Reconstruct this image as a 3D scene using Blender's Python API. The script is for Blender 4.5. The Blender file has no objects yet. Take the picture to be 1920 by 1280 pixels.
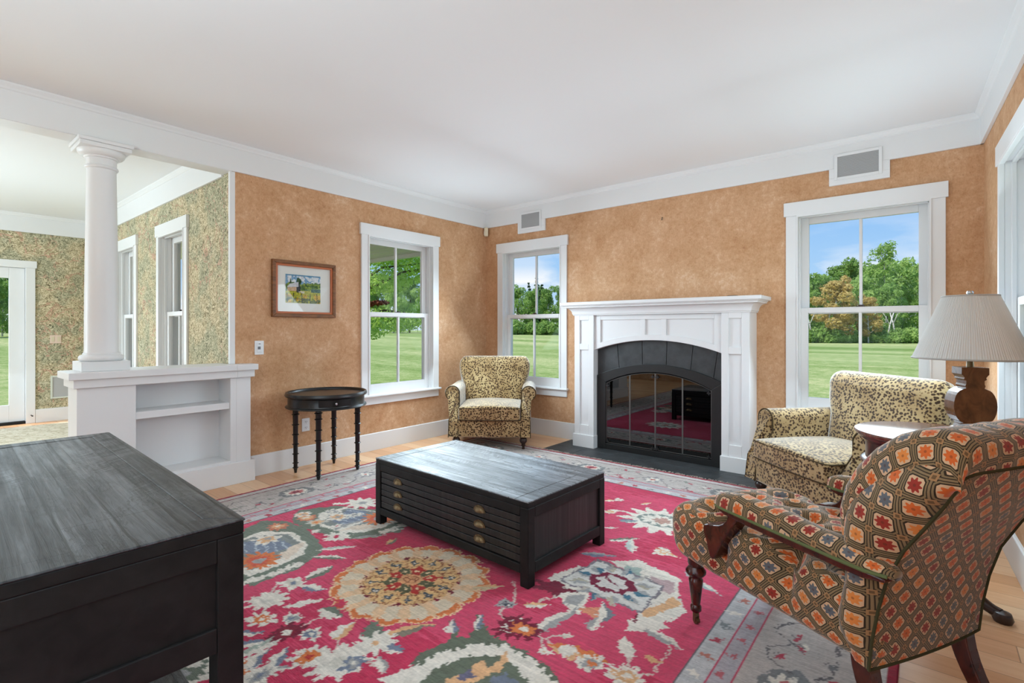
import bpy, bmesh, math, random
import numpy as np
from mathutils import Vector, Matrix, noise as mnoise

SC = bpy.context.scene
COL = SC.collection
PI = math.pi
R = math.radians
rnd = random.Random(7)

# ------------------------------------------------------------------ camera
CAM_P = (4.391, -4.827, 1.24)
CAM_YAW = R(39.36)
FPX, HOR = 947.0, 617.0
cam = bpy.data.cameras.new('camera')
cam_o = bpy.data.objects.new('camera', cam)
COL.objects.link(cam_o)
cam_o.location = CAM_P
cam_o.rotation_euler = (PI / 2, 0, CAM_YAW)
cam.sensor_fit = 'HORIZONTAL'
cam.sensor_width = 36.0
cam.lens = FPX / 1920 * 36.0
cam.shift_y = -(640 - HOR) / 1920.0
cam.clip_start = 0.05
cam.clip_end = 500
SC.camera = cam_o

# ------------------------------------------------------------------ view
SC.view_settings.view_transform = 'Standard'
SC.view_settings.look = 'None'
SC.view_settings.exposure = 0.12
SC.view_settings.gamma = 1.0
SC.view_settings.use_curve_mapping = False
try:
    SC.cycles.use_denoising = True
    SC.cycles.max_bounces = 10
    SC.cycles.diffuse_bounces = 5
    SC.cycles.glossy_bounces = 4
    SC.cycles.transparent_max_bounces = 16
    SC.cycles.sample_clamp_indirect = 4.0
except Exception:
    pass


def lin(c):
    c = c / 255.0
    return c / 12.92 if c <= 0.04045 else ((c + 0.055) / 1.055) ** 2.4


def rgb(r, g, b):
    return (lin(r), lin(g), lin(b), 1.0)


# ------------------------------------------------------------------ node helper
class Ex:
    """a float socket that builds math nodes when used in arithmetic"""
    def __init__(s, nt, sock): s.nt, s.k = nt, sock
    def _m(s, op, *a):
        n = s.nt.nodes.new('ShaderNodeMath'); n.operation = op
        for i, x in enumerate((s,) + a):
            if isinstance(x, Ex): s.nt.links.new(x.k, n.inputs[i])
            else: n.inputs[i].default_value = float(x)
        return Ex(s.nt, n.outputs[0])
    def _r(s, x):
        if isinstance(x, Ex): return x
        n = s.nt.nodes.new('ShaderNodeValue'); n.outputs[0].default_value = float(x)
        return Ex(s.nt, n.outputs[0])
    def __add__(s, o): return s._m('ADD', o)
    __radd__ = __add__
    def __sub__(s, o): return s._m('SUBTRACT', o)
    def __rsub__(s, o): return s._r(o)._m('SUBTRACT', s)
    def __mul__(s, o): return s._m('MULTIPLY', o)
    __rmul__ = __mul__
    def __truediv__(s, o): return s._m('DIVIDE', o)
    def floor(s): return s._m('FLOOR')
    def fract(s): return s._m('FRACT')
    def abs(s): return s._m('ABSOLUTE')
    def sin(s): return s._m('SINE')
    def cos(s): return s._m('COSINE')
    def sqrt(s): return s._m('SQRT')
    def pow(s, p): return s._m('POWER', p)
    def max(s, o): return s._m('MAXIMUM', o)
    def min(s, o): return s._m('MINIMUM', o)
    def lt(s, o): return s._m('LESS_THAN', o)
    def gt(s, o): return s._m('GREATER_THAN', o)
    def atan2(s, o): return s._m('ARCTAN2', o)
    def step(s, a, b):
        n = s.nt.nodes.new('ShaderNodeMapRange'); n.clamp = True
        s.nt.links.new(s.k, n.inputs[0])
        n.inputs[1].default_value, n.inputs[2].default_value = a, b
        return Ex(s.nt, n.outputs[0])


class Mat:
    def __init__(s, name, base=(0.8, 0.8, 0.8, 1), rough=0.5, spec=0.5, metal=0.0):
        s.m = bpy.data.materials.new(name); s.m.use_nodes = True
        s.nt = s.m.node_tree; s.b = s.nt.nodes['Principled BSDF']
        s.out = s.nt.nodes['Material Output']
        s.b.inputs['Base Color'].default_value = base
        s.b.inputs['Roughness'].default_value = rough
        s.b.inputs['Specular IOR Level'].default_value = spec
        s.b.inputs['Metallic'].default_value = metal
    def node(s, t, **kw):
        n = s.nt.nodes.new(t)
        for k, v in kw.items(): setattr(n, k, v)
        return n
    def link(s, a, b): s.nt.links.new(a.k if isinstance(a, Ex) else a, b)
    def coord(s, which='Object', scale=(1, 1, 1), rot=(0, 0, 0), loc=(0, 0, 0)):
        t = s.node('ShaderNodeTexCoord'); mp = s.node('ShaderNodeMapping')
        s.link(t.outputs[which], mp.inputs[0])
        mp.inputs['Scale'].default_value = scale
        mp.inputs['Rotation'].default_value = rot
        mp.inputs['Location'].default_value = loc
        return mp.outputs[0]
    def xyz(s, v):
        n = s.node('ShaderNodeSeparateXYZ'); s.link(v, n.inputs[0])
        return [Ex(s.nt, o) for o in n.outputs]
    def vec(s, x, y, z=0.0):
        n = s.node('ShaderNodeCombineXYZ')
        for i, a in enumerate((x, y, z)):
            if isinstance(a, Ex): s.link(a, n.inputs[i])
            else: n.inputs[i].default_value = a
        return n.outputs[0]
    def noise(s, v, scale, detail=3.0, rough=0.55, dist=0.0):
        n = s.node('ShaderNodeTexNoise'); s.link(v, n.inputs['Vector'])
        n.inputs['Scale'].default_value = scale; n.inputs['Detail'].default_value = detail
        n.inputs['Roughness'].default_value = rough; n.inputs['Distortion'].default_value = dist
        return Ex(s.nt, n.outputs[0])
    def vor(s, v, scale, rand=1.0, feature='F1', out='Distance'):
        n = s.node('ShaderNodeTexVoronoi', feature=feature); s.link(v, n.inputs['Vector'])
        n.inputs['Scale'].default_value = scale; n.inputs['Randomness'].default_value = rand
        return Ex(s.nt, n.outputs[out]) if out == 'Distance' else n.outputs[out]
    def white(s, v):
        n = s.node('ShaderNodeTexWhiteNoise', noise_dimensions='3D'); s.link(v, n.inputs['Vector'])
        return Ex(s.nt, n.outputs[0])
    def mix(s, f, a, b):
        n = s.node('ShaderNodeMix', data_type='RGBA')
        for i, x in ((0, f), (6, a), (7, b)):
            if isinstance(x, Ex): s.link(x, n.inputs[i])
            elif isinstance(x, (tuple, list, float, int)): n.inputs[i].default_value = x
            else: s.link(x, n.inputs[i])
        return n.outputs[2]
    def ramp(s, f, stops, interp='LINEAR'):
        n = s.node('ShaderNodeValToRGB'); cr = n.color_ramp; cr.interpolation = interp
        while len(cr.elements) < len(stops): cr.elements.new(0.5)
        for e, (p, c) in zip(cr.elements, stops): e.position = p; e.color = c
        s.link(f, n.inputs[0])
        return n.outputs[0]
    def base(s, sock): s.link(sock, s.b.inputs['Base Color'])
    def rough(s, sock): s.link(sock, s.b.inputs['Roughness'])
    def bump(s, h, strength=0.3, dist=0.01):
        n = s.node('ShaderNodeBump'); s.link(h, n.inputs['Height'])
        n.inputs['Strength'].default_value = strength; n.inputs['Distance'].default_value = dist
        s.link(n.outputs[0], s.b.inputs['Normal'])


# ------------------------------------------------------------------ world: blue sky with soft clouds
SKY_STRENGTH = 0.95
w = bpy.data.worlds.new('sky'); SC.world = w; w.use_nodes = True
wt = w.node_tree
class _W(Mat):
    def __init__(s): s.nt = wt
W = _W()
tc = wt.nodes.new('ShaderNodeTexCoord')
nrm = wt.nodes.new('ShaderNodeVectorMath'); nrm.operation = 'NORMALIZE'
wt.links.new(tc.outputs['Generated'], nrm.inputs[0])
wx, wy, wz = W.xyz(nrm.outputs[0])
sky_col = W.ramp(wz.max(0.0), [(0.0, rgb(205, 226, 246)), (0.10, rgb(168, 208, 246)), (0.28, rgb(118, 178, 242)), (1.0, rgb(70, 130, 220))])
cl = W.noise(W.vec(wx * 2.0, wy * 2.0, wz * 7.0), 2.3, 6.0, 0.55, 0.3)
low = (0.34 - wz).step(0.0, 0.34)
cmask = (cl + low * 0.10).step(0.52, 0.66) * (0.20 - wz).step(0.0, 0.07) * (0.35 + (0.125 - wz).step(0.0, 0.03) * 0.65)
sky = W.mix(cmask, sky_col, rgb(250, 252, 255))
bg = wt.nodes['Background']
wt.links.new(sky, bg.inputs[0]); bg.inputs[1].default_value = SKY_STRENGTH

# ------------------------------------------------------------------ sun, window daylight and added fills
sun = bpy.data.lights.new('sun', 'SUN'); sun.energy = 4.2; sun.angle = R(1.0); sun.color = (1.0, 0.95, 0.86)
sun_o = bpy.data.objects.new('sun', sun); COL.objects.link(sun_o)
sun_o.rotation_euler = (R(38), 0, R(-25))          # high, from behind the house


def area(name, loc, rot, sx, sy, power, color=(1, 1, 1), spread=PI):
    l = bpy.data.lights.new(name, 'AREA'); l.shape = 'RECTANGLE'
    l.size, l.size_y, l.energy, l.color, l.spread = sx, sy, power, color, spread
    o = bpy.data.objects.new(name, l); COL.objects.link(o)
    o.location = loc; o.rotation_euler = rot
    return o


DAY = (0.71, 0.89, 1.0)
# daylight through the windows: sky light tilted down, lawn bounce tilted up; unseen fills added behind the viewer to brighten room and ceiling
UP = (0.67, 0.87, 1.0)
for nm, (x, y, z), ax, sx, sy, p, dn, up in (
        ('daylight_left', (0.50, -1.353, 1.45), (0, -1), 1.3, 0.80, 0, 38, 8),
        ('daylight_corner', (0.727, -0.50, 1.45), (-1, 0), 0.80, 1.3, 0, 11, 6),
        ('daylight_lamp_window', (3.983, -0.50, 1.45), (-1, 0), 0.80, 1.3, 0, 30, 6),
        ('daylight_right', (4.36, -1.245, 1.55), (0, 1), 1.2, 0.80, 0, 12, 5),
        ('daylight_far_side', (-2.2, -3.6, 1.45), (-1, 0), 2.0, 1.3, 0, 12, 5),
        ('daylight_far_door', (-4.4, -4.2, 1.2), (0, -1), 1.5, 0.6, 0, 9, 2)):
    for tl, pw, col in ((R(38), dn, DAY), (R(-38), up, UP)):
        rot = (ax[0] * (PI / 2 - tl), ax[1] * (PI / 2 - tl), 0)
        area(nm, (x, y, z), rot, sx, sy, pw, col)
for nm, loc, rot, sx, sy, p, col in (
        ('added_right_rear_fill', (4.4, -4.9, 1.50), (0, PI / 2 - R(35), 0), 1.4, 1.4, 8, DAY),  # unseen fill light added at a supposed rear window
        ('added_front_fill', (3.3, -7.1, 1.4), (PI / 2, 0, 0), 1.5, 1.7, 20, DAY),  # fill added behind the viewer, as if from a front window
        ('daylight_far_front', (-2.6, -7.1, 1.4), (PI / 2, 0, 0), 2.0, 1.8, 92, DAY),
        ('added_ceiling_fill', (3.2, -6.0, 1.5), (PI, 0, 0), 0.8, 0.8, 105, UP),  # added area light aimed up to brighten the ceiling, no known fixture
        ('added_ceiling_fill', (-2.2, -6.3, 1.8), (PI, 0, 0), 0.5, 0.5, 43, UP)):  # same kind of added ceiling light, for the far room
    area(nm, loc, rot, sx, sy, p, col)


# ------------------------------------------------------------------ mesh helper
class MB:
    def __init__(s): s.v, s.f, s.uv, s.mi = [], [], [], []
    def add(s, vs, fs, uvs=None, mi=0):
        o = len(s.v); s.v += [tuple(p) for p in vs]
        for i, f in enumerate(fs):
            s.f.append([o + k for k in f]); s.uv.append(uvs[i] if uvs else None); s.mi.append(mi)
        return s
    def box(s, x0, y0, z0, x1, y1, z1, mi=0):
        x0, x1 = min(x0, x1), max(x0, x1); y0, y1 = min(y0, y1), max(y0, y1); z0, z1 = min(z0, z1), max(z0, z1)
        v = [(x, y, z) for z in (z0, z1) for y in (y0, y1) for x in (x0, x1)]
        return s.add(v, [(0, 2, 3, 1), (4, 5, 7, 6), (0, 1, 5, 4), (2, 6, 7, 3), (0, 4, 6, 2), (1, 3, 7, 5)], mi=mi)
    def prism(s, pts, axis, a, b, mi=0):
        """2D polygon extruded along axis: x->(y,z)  y->(x,z)  z->(x,y)"""
        def P(p, t):
            return (t, p[0], p[1]) if axis == 'x' else (p[0], t, p[1]) if axis == 'y' else (p[0], p[1], t)
        n = len(pts)
        v = [P(p, a) for p in pts] + [P(p, b) for p in pts]
        f = [tuple(range(n))[::-1], tuple(range(n, 2 * n))] + [(i, (i + 1) % n, n + (i + 1) % n, n + i) for i in range(n)]
        return s.add(v, f, mi=mi)
    def grid(s, rows, closed_u=False, closed_v=False, cap=False, uv=None, mi=0):
        nu, nv = len(rows), len(rows[0]); v = [p for r in rows for p in r]; f = []; uvs = []
        for i in range(nu if closed_u else nu - 1):
            for j in range(nv if closed_v else nv - 1):
                i2, j2 = (i + 1) % nu, (j + 1) % nv
                f.append((i * nv + j, i * nv + j2, i2 * nv + j2, i2 * nv + j))
                if uv: uvs.append([uv(i, j), uv(i, j + 1), uv(i + 1, j + 1), uv(i + 1, j)])
        if cap:
            f.append(tuple(range(nv))[::-1]); f.append(tuple((nu - 1) * nv + j for j in range(nv)))
            if uv: uvs += [[(v[k][1], v[k][2]) for k in q] for q in f[-2:]]
        return s.add(v, f, uvs if uv else None, mi)
    def lathe(s, prof, n=32, c=(0, 0, 0), a0=0.0, sq=None, mi=0):
        rows = []
        for r, z in prof:
            row = []
            for k in range(n):
                a = a0 + 2 * PI * k / n
                rr = max(r, 1e-4)
                if sq: rr *= sq(a)
                row.append((c[0] + rr * math.cos(a), c[1] + rr * math.sin(a), c[2] + z))
            rows.append(row)
        return s.grid(rows, closed_v=True, cap=True, mi=mi)
    def tube(s, path, r, n=8, closed=False, mi=0):
        path = [Vector(p) for p in path]; m = len(path); rows = []; up = None
        for i, p in enumerate(path):
            if closed: t = path[(i + 1) % m] - path[i - 1]
            else: t = path[min(i + 1, m - 1)] - path[max(i - 1, 0)]
            t = t.normalized()
            if up is None:
                up = Vector((0, 0, 1)) if abs(t.z) < 0.9 else Vector((1, 0, 0))
            a = t.cross(up).normalized(); b = a.cross(t).normalized(); up = b
            rr = r[i] if isinstance(r, (list, tuple)) else r
            rows.append([tuple(p + a * rr * math.cos(2 * PI * k / n) + b * rr * math.sin(2 * PI * k / n)) for k in range(n)])
        return s.grid(rows, closed_u=closed, closed_v=True, cap=not closed, mi=mi)
    def rbox(s, c, size, r, n=(6, 6, 6), arc=3, deform=None, uvoff=(0, 0), mi=0):
        """rounded box, optional deform(x,y,z)->(x,y,z) in local units before moving to c"""
        h = [q / 2 for q in size]
        def ticks(hh, k):
            i = hh - r; t = [-i + 2 * i * q / k for q in range(k + 1)]
            e = [r * math.tan(PI / 4 * q / arc) for q in range(1, arc + 1)]
            return [-i - q for q in reversed(e)] + t + [i + q for q in e]
        T = [ticks(h[q], n[q]) for q in range(3)]
        for ax in range(3):
            b, d = [(1, 2), (0, 2), (0, 1)][ax]
            for sg in (-1, 1):
                rows = []; U = []
                for pa in T[b]:
                    row = []; ur = []
                    for pb in T[d]:
                        p = [0, 0, 0]; p[ax] = sg * h[ax]; p[b] = pa; p[d] = pb
                        q = [max(-(h[m] - r), min(h[m] - r, p[m])) for m in range(3)]
                        dv = Vector([p[m] - q[m] for m in range(3)])
                        if dv.length > 1e-9: dv = dv.normalized() * r
                        o = [q[m] + dv[m] for m in range(3)]
                        if deform: o = deform(*o)
                        row.append((c[0] + o[0], c[1] + o[1], c[2] + o[2])); ur.append((pa + uvoff[0], pb + uvoff[1]))
                    rows.append(row); U.append(ur)
                if (ax == 1) == (sg > 0):
                    rows = [r_ for r_ in rows]
                    s.grid(rows, uv=lambda i, j, U=U: U[i][j], mi=mi)
                else:
                    rows = [r_[::-1] for r_ in rows]; U = [u[::-1] for u in U]
                    s.grid(rows, uv=lambda i, j, U=U: U[i][j], mi=mi)
        return s
    def build(s, name, mats, parent=None, smooth=False, bevel=0.0, merge=0.0, loc=None, rotz=0.0, seg=2, angle=40):
        me = bpy.data.meshes.new(name); me.from_pydata(s.v, [], s.f)
        mats = mats if isinstance(mats, (list, tuple)) else [mats]
        for m in mats: me.materials.append(m.m if isinstance(m, Mat) else m)
        if any(m for m in s.mi): me.polygons.foreach_set('material_index', s.mi)
        if any(u is not None for u in s.uv):
            uvl = me.uv_layers.new(name='UVMap'); k = 0; arr = []
            for u, f in zip(s.uv, s.f):
                arr += [q for p in (u or [(0, 0)] * len(f)) for q in p]
            uvl.data.foreach_set('uv', arr)
        bm = bmesh.new(); bm.from_mesh(me)
        if merge: bmesh.ops.remove_doubles(bm, verts=bm.verts, dist=merge)
        bmesh.ops.recalc_face_normals(bm, faces=bm.faces)
        bm.to_mesh(me); bm.free()
        if smooth:
            me.polygons.foreach_set('use_smooth', [True] * len(me.polygons))
            me.update()
            if smooth != 'all':
                me.set_sharp_from_angle(angle=R(angle))
        o = bpy.data.objects.new(name, me); COL.objects.link(o)
        if parent: o.parent = parent
        if loc: o.location = loc
        o.rotation_euler.z = rotz
        if bevel:
            b = o.modifiers.new('bevel', 'BEVEL'); b.width = bevel; b.segments = seg; b.limit_method = 'ANGLE'; b.angle_limit = R(35)
            b.harden_normals = False
        return o


def thing(name, label, cat, loc=(0, 0, 0), rotz=0.0, group=None):
    o = bpy.data.objects.new(name, None); COL.objects.link(o)
    o.empty_display_size = 0.1
    o.location = loc; o.rotation_euler = (0, 0, rotz)
    o['label'] = label; o['category'] = cat
    if group: o['group'] = group
    return o


def tag(o, label, cat, group=None, kind=None):
    o['label'] = label; o['category'] = cat
    if group: o['group'] = group
    if kind: o['kind'] = kind
    return o


def struct(o, label=None):
    o['kind'] = 'structure'
    if label: o['label'] = label
    return o


def empty_struct(name, loc, rotz, label=None):
    o = bpy.data.objects.new(name, None); COL.objects.link(o)
    o.location = loc; o.rotation_euler = (0, 0, rotz); o.empty_display_size = 0.1
    return struct(o, label)


def copy_tree(o, parent=None):
    c = o.copy(); COL.objects.link(c)
    if parent: c.parent = parent
    for ch in list(o.children):
        d = ch.copy(); COL.objects.link(d); d.parent = c
        for g in list(ch.children):
            e = g.copy(); COL.objects.link(e); e.parent = d
    return c


# ------------------------------------------------------------------ materials
white = Mat('white_trim_paint', rgb(226, 226, 226), 0.38, 0.4)
ceil_m = Mat('ceiling_paint', rgb(232, 232, 232), 0.9, 0.2)
grey_grille = Mat('grille_grey', rgb(172, 172, 172), 0.6)
dark_gap = Mat('dark_gap', rgb(12, 12, 12), 0.8)
plastic = Mat('white_plastic', rgb(232, 234, 236), 0.35)
cream_plastic = Mat('cream_plastic', rgb(214, 200, 172), 0.4)
ink = Mat('grey_ink', rgb(110, 112, 116), 0.6)

# burnt orange mottled wallpaper
wallpaper = Mat('mottled_orange_wallpaper', rough=0.75, spec=0.2)
_v = wallpaper.coord('Object')
_n1 = wallpaper.noise(_v, 3.2, 5, 0.62, 0.4)
_n2 = wallpaper.noise(_v, 26, 4, 0.65)
_n3 = wallpaper.noise(wallpaper.coord('Object', (95, 95, 60)), 1.0, 3, 0.65)
_c = wallpaper.ramp(_n1 * 0.42 + _n2 * 0.33 + _n3 * 0.25, [(0.34, rgb(172, 122, 86)), (0.45, rgb(192, 147, 108)), (0.55, rgb(205, 162, 126)), (0.66, rgb(222, 190, 160))])
_fl = wallpaper.noise(wallpaper.coord('Object', (110, 110, 45)), 1.0, 1, 0.5).gt(0.69)
wallpaper.base(wallpaper.mix(_fl * 0.35, _c, rgb(128, 84, 56)))
wallpaper.bump(_n3, 0.12, 0.004)

# sage floral wallpaper
floral = Mat('sage_leaf_wallpaper', rough=0.8, spec=0.2)
_v = floral.coord('Object')
_d = floral.noise(_v, 9, 3, 0.6)
_l = floral.noise(floral.coord('Object', (1, 1, 1.2), (0.5, 0.2, 0.3)), 27, 4, 0.72, 2.2)
_c = floral.ramp(_l, [(0.36, rgb(96, 84, 64)), (0.44, rgb(158, 144, 112)), (0.53, rgb(200, 186, 152)), (0.64, rgb(230, 218, 190))])
_c2 = floral.ramp(_l, [(0.36, rgb(84, 84, 68)), (0.45, rgb(140, 138, 112)), (0.54, rgb(182, 176, 146)), (0.64, rgb(218, 208, 182))])
_c = floral.mix(floral.noise(_v, 5, 2, 0.5).step(0.42, 0.58), _c, _c2)
_rm = (floral.noise(_v, 3.4, 2, 0.5, 1.6) - 0.5).abs().lt(0.016) * _l.gt(0.47) * floral.noise(_v, 1.9, 1, 0.5).gt(0.47)
floral.base(floral.mix(_rm * 0.6, _c, rgb(196, 138, 124)))
floral.bump(_l, 0.25, 0.004)

# maple floor boards running along x
floor_m = Mat('maple_floorboards', rough=0.34, spec=0.45)
_x, _y, _z = floor_m.xyz(floor_m.coord('Object'))
_py = _y / 0.128
_row = _py.floor()
_off = floor_m.white(floor_m.vec(_row, 3.0))
_px = _x / 1.7 + _off * 5.0
_id = floor_m.white(floor_m.vec(_row, _px.floor(), 1.0))
_seam = ((_py.fract() - 0.5).abs().gt(0.488)).max((_px.fract() - 0.5).abs().gt(0.4988))
_g = floor_m.noise(floor_m.vec(_x * 1.5, _y * 22.0 + _id * 40.0), 1.6, 4, 0.6, 0.6)
_c = floor_m.ramp(_g * 0.45 + _id * 0.55, [(0.2, rgb(202, 148, 104)), (0.5, rgb(218, 168, 126)), (0.8, rgb(230, 190, 150))])
floor_m.base(floor_m.mix(_seam * 0.6, _c, rgb(112, 72, 44)))
floor_m.bump(_seam * -1.0, 0.25, 0.003)

# slate
slate = Mat('black_slate', rough=0.5, spec=0.4)
_v = slate.coord('Object'); _n = slate.noise(_v, 7, 5, 0.6)
slate.base(slate.ramp(_n, [(0.3, rgb(40, 42, 43)), (0.7, rgb(66, 68, 70))])); slate.bump(_n, 0.25, 0.01)
slate_gap = Mat('slate_grout', rgb(92, 92, 90), 0.8)


def dark_wood(name, top, plank, across, c0, c1, c2, rough, bump=0.5):
    """black stained reclaimed planks; across = index of the axis the planks are counted on"""
    m = Mat(name, rough=rough, spec=0.5)
    co = m.xyz(m.coord('Object'))
    a = co[across]; l = co[1 - across] if across < 2 else co[0]
    p = a / plank; row = p.floor(); rid = m.white(m.vec(row, 7.0))
    p = p + (m.noise(m.vec(l * 5.0, row, 1.0), 1.0, 2, 0.5) - 0.5) * 0.12
    butt = (l / 0.55 + rid * 7.0)
    seam = (p.fract() - 0.5).abs().gt(0.470).max((butt.fract() - 0.5).abs().gt(0.4955) if top else 0.0)
    crack = (m.noise(m.vec(l * 9.0, a * 30.0, rid * 11.0), 1.0, 3, 0.6, 1.2) - 0.5).abs().lt(0.022) * m.noise(m.vec(l * 2.5, a * 6.0, 8.0), 1.0, 1, 0.5).gt(0.50)
    seam = seam.max(crack * 0.8) if top else seam
    saw = m.noise(m.vec(l * 70.0 + a * 40, a * 9.0, rid * 9), 1.0, 2, 0.5)
    grain = m.noise(m.vec(l * 2.2 + rid * 30, a * 60.0, co[2] * 2.2), 1.0, 5, 0.65, 0.8)
    wear = m.noise(m.vec(l * 3.0, a * 14.0, rid * 20), 1.0, 4, 0.65)
    saw_on = m.noise(m.vec(l * 1.3, a * 3.5, 4.0), 1.0, 2, 0.5).step(0.5, 0.62)
    f = grain * 0.55 + wear * 0.45 + (saw - 0.5) * saw_on * 0.5 + (rid - 0.5) * 0.16
    c = m.ramp(f, [(0.30, c0), (0.5, c1), (0.72, c2)])
    m.base(m.mix(seam * 0.93, c, rgb(6, 6, 6)))
    pit = m.noise(m.vec(l * 18.0, a * 40.0, 2.0), 1.0, 2, 0.6).lt(0.3)
    m.bump(grain * 0.5 + (saw - 0.5) * saw_on * 0.5 - seam * 1.2 - pit * 0.6, bump, 0.008)
    m.rough(m.ramp(f, [(0.3, (rough + 0.14,) * 3 + (1,)), (0.7, (rough - 0.08,) * 3 + (1,))]))
    return m


black_side = dark_wood('black_stained_boards', False, 0.11, 0, rgb(11, 10, 10), rgb(20, 18, 17), rgb(33, 30, 28), 0.5, 0.3)
black_end = dark_wood('black_stained_end_boards', False, 0.10, 1, rgb(14, 13, 13), rgb(27, 25, 25), rgb(44, 41, 41), 0.48, 0.3)
console_top_m = dark_wood('worn_black_plank_top', True, 0.105, 1, rgb(20, 20, 21), rgb(46, 47, 49), rgb(86, 88, 92), 0.38, 0.6)
coffee_top_m = dark_wood('worn_sheen_plank_top', True, 0.085, 1, rgb(30, 30, 31), rgb(86, 88, 92), rgb(160, 164, 170), 0.36, 0.6)  # lightest grey mixes wear with window reflection painted into the colour
black_rail = Mat('black_stained_rail', rough=0.55, spec=0.25)
_g = black_rail.noise(black_rail.coord('Object', (14, 14, 14)), 1.0, 4, 0.65, 0.6)
black_rail.base(black_rail.ramp(_g, [(0.3, rgb(12, 11, 11)), (0.7, rgb(30, 28, 27))])); black_rail.bump(_g, 0.2, 0.004)
black_lacquer = Mat('black_lacquer', rgb(18, 18, 18), 0.3, 0.5)
brass = Mat('aged_brass', rgb(112, 94, 68), 0.45, 0.5, 0.85)
steel = Mat('polished_steel', rgb(190, 190, 190), 0.25, 0.5, 1.0)
black_metal = Mat('black_metal', rgb(18, 19, 20), 0.42, 0.5)

mahogany = Mat('red_mahogany', rough=0.28, spec=0.5)
_g = mahogany.noise(mahogany.coord('Object', (8, 8, 2.2)), 3.0, 4, 0.6, 0.8)
mahogany.base(mahogany.ramp(_g, [(0.3, rgb(40, 16, 12)), (0.7, rgb(92, 42, 28))]))
mahogany_top = Mat('polished_mahogany_top', rough=0.16, spec=0.7)
_g = mahogany_top.noise(mahogany_top.coord('Object', (2.5, 14, 1)), 3.0, 4, 0.6, 0.6)
mahogany_top.base(mahogany_top.ramp(_g, [(0.3, rgb(70, 36, 26)), (0.7, rgb(120, 72, 52))]))
walnut = Mat('walnut_lamp_wood', rough=0.2, spec=0.5)
_g = walnut.noise(walnut.coord('Object', (9, 9, 5)), 2.2, 4, 0.6, 0.8)
walnut.base(walnut.ramp(_g, [(0.3, rgb(70, 40, 22)), (0.7, rgb(120, 76, 46))]))
pine_frame = Mat('two_tone_frame_wood', rough=0.45, spec=0.4)
_g = pine_frame.noise(pine_frame.coord('Object', (3, 3, 14)), 4.0, 4, 0.6, 0.6)
pine_frame.base(pine_frame.ramp(_g, [(0.3, rgb(92, 56, 28)), (0.7, rgb(140, 90, 48))]))
orange_wood = Mat('orange_frame_liner', rgb(176, 92, 42), 0.4)
mat_board = Mat('picture_mat_board', rgb(222, 224, 218), 0.8)

shade_m = Mat('pleated_shade_cloth', rgb(208, 208, 205), 0.85, 0.1)
shade_m.b.inputs['Subsurface Weight'].default_value = 0.0
shade_trim = Mat('shade_binding', rgb(176, 174, 170), 0.8, 0.1)


def leopard(name, scale=1.0):
    m = Mat(name, rough=0.85, spec=0.15)
    m.b.inputs['Sheen Weight'].default_value = 0.8
    m.b.inputs['Sheen Roughness'].default_value = 0.4
    v = m.coord('Object')
    nz = m.node('ShaderNodeTexNoise'); m.link(v, nz.inputs['Vector']); nz.inputs['Scale'].default_value = 45
    ad = m.node('ShaderNodeMix', data_type='VECTOR'); ad.inputs[0].default_value = 0.012
    m.link(v, ad.inputs[4]); m.link(nz.outputs['Color'], ad.inputs[5])
    vv = ad.outputs[1]
    d = m.vor(vv, 58 * scale, 0.9)
    tone = m.noise(v, 5, 2, 0.5)
    ground = m.ramp(tone, [(0.35, rgb(152, 126, 86)), (0.65, rgb(176, 152, 110))])
    ring = m.mix(d.lt(0.50), ground, rgb(122, 96, 62))
    spot = m.mix(d.lt(0.39), ring, rgb(58, 42, 28))
    m.base(spot)
    m.bump(m.noise(v, 300, 2, 0.5), 0.15, 0.003)
    return m


leo = leopard('leopard_spot_velvet')
leo_pipe = Mat('dark_piping', rgb(72, 60, 42), 0.85, 0.1)


def lattice(name, ang, pitch=0.064, squash=1.0):
    m = Mat(name, rough=0.88, spec=0.12)
    m.b.inputs['Sheen Weight'].default_value = 0.38
    m.b.inputs['Sheen Roughness'].default_value = 0.35
    u, v, _ = m.xyz(m.coord('UV'))
    ca, sa = math.cos(R(ang)), math.sin(R(ang))
    v = v * squash
    p = (u * ca + v * sa) / pitch; q = (v * ca - u * sa) / pitch
    a = (p.fract() - 0.5); b = (q.fract() - 0.5)
    A, B = a.abs(), b.abs(); mx = A.max(B); mn = A.min(B); sm = A + B
    rid = m.white(m.vec(p.floor(), q.floor(), 2.0))
    # ground of each cell, flower, bands, small squares at crossings
    thread = m.noise(m.vec(u * 900, v * 900), 1.0, 1, 0.5)
    cream = m.mix(thread, rgb(188, 146, 112), rgb(220, 182, 146))
    fc = m.ramp(rid, [(0.0, rgb(206, 98, 44)), (0.42, rgb(216, 128, 62)), (0.56, rgb(146, 44, 36)), (0.82, rgb(92, 96, 102))], 'CONSTANT')
    r = (a * a + b * b).sqrt(); th = b.atan2(a)
    pet = r.lt((th * 8.0).cos() * 0.05 + 0.25)
    c = m.mix(pet, cream, fc)
    c = m.mix(r.lt(0.06), c, m.mix(0.5, fc, rgb(80, 40, 26)))
    rim = mx.max(sm * 0.58)
    c = m.mix(rim.gt(0.325), c, rgb(42, 34, 26))
    c = m.mix(rim.gt(0.375), c, rgb(128, 106, 76))
    c = m.mix(rim.gt(0.43), c, rgb(46, 38, 30))
    c = m.mix(mx.gt(0.465), c, rgb(134, 110, 80))
    sq = mn.gt(0.37)
    c = m.mix(sq, c, rgb(160, 118, 80))
    c = m.mix(mn.gt(0.435), c, rgb(104, 78, 52))
    m.base(m.mix(thread * 0.25, c, rgb(96, 76, 56)))
    m.bump(thread, 0.25, 0.002)
    return m


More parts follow.
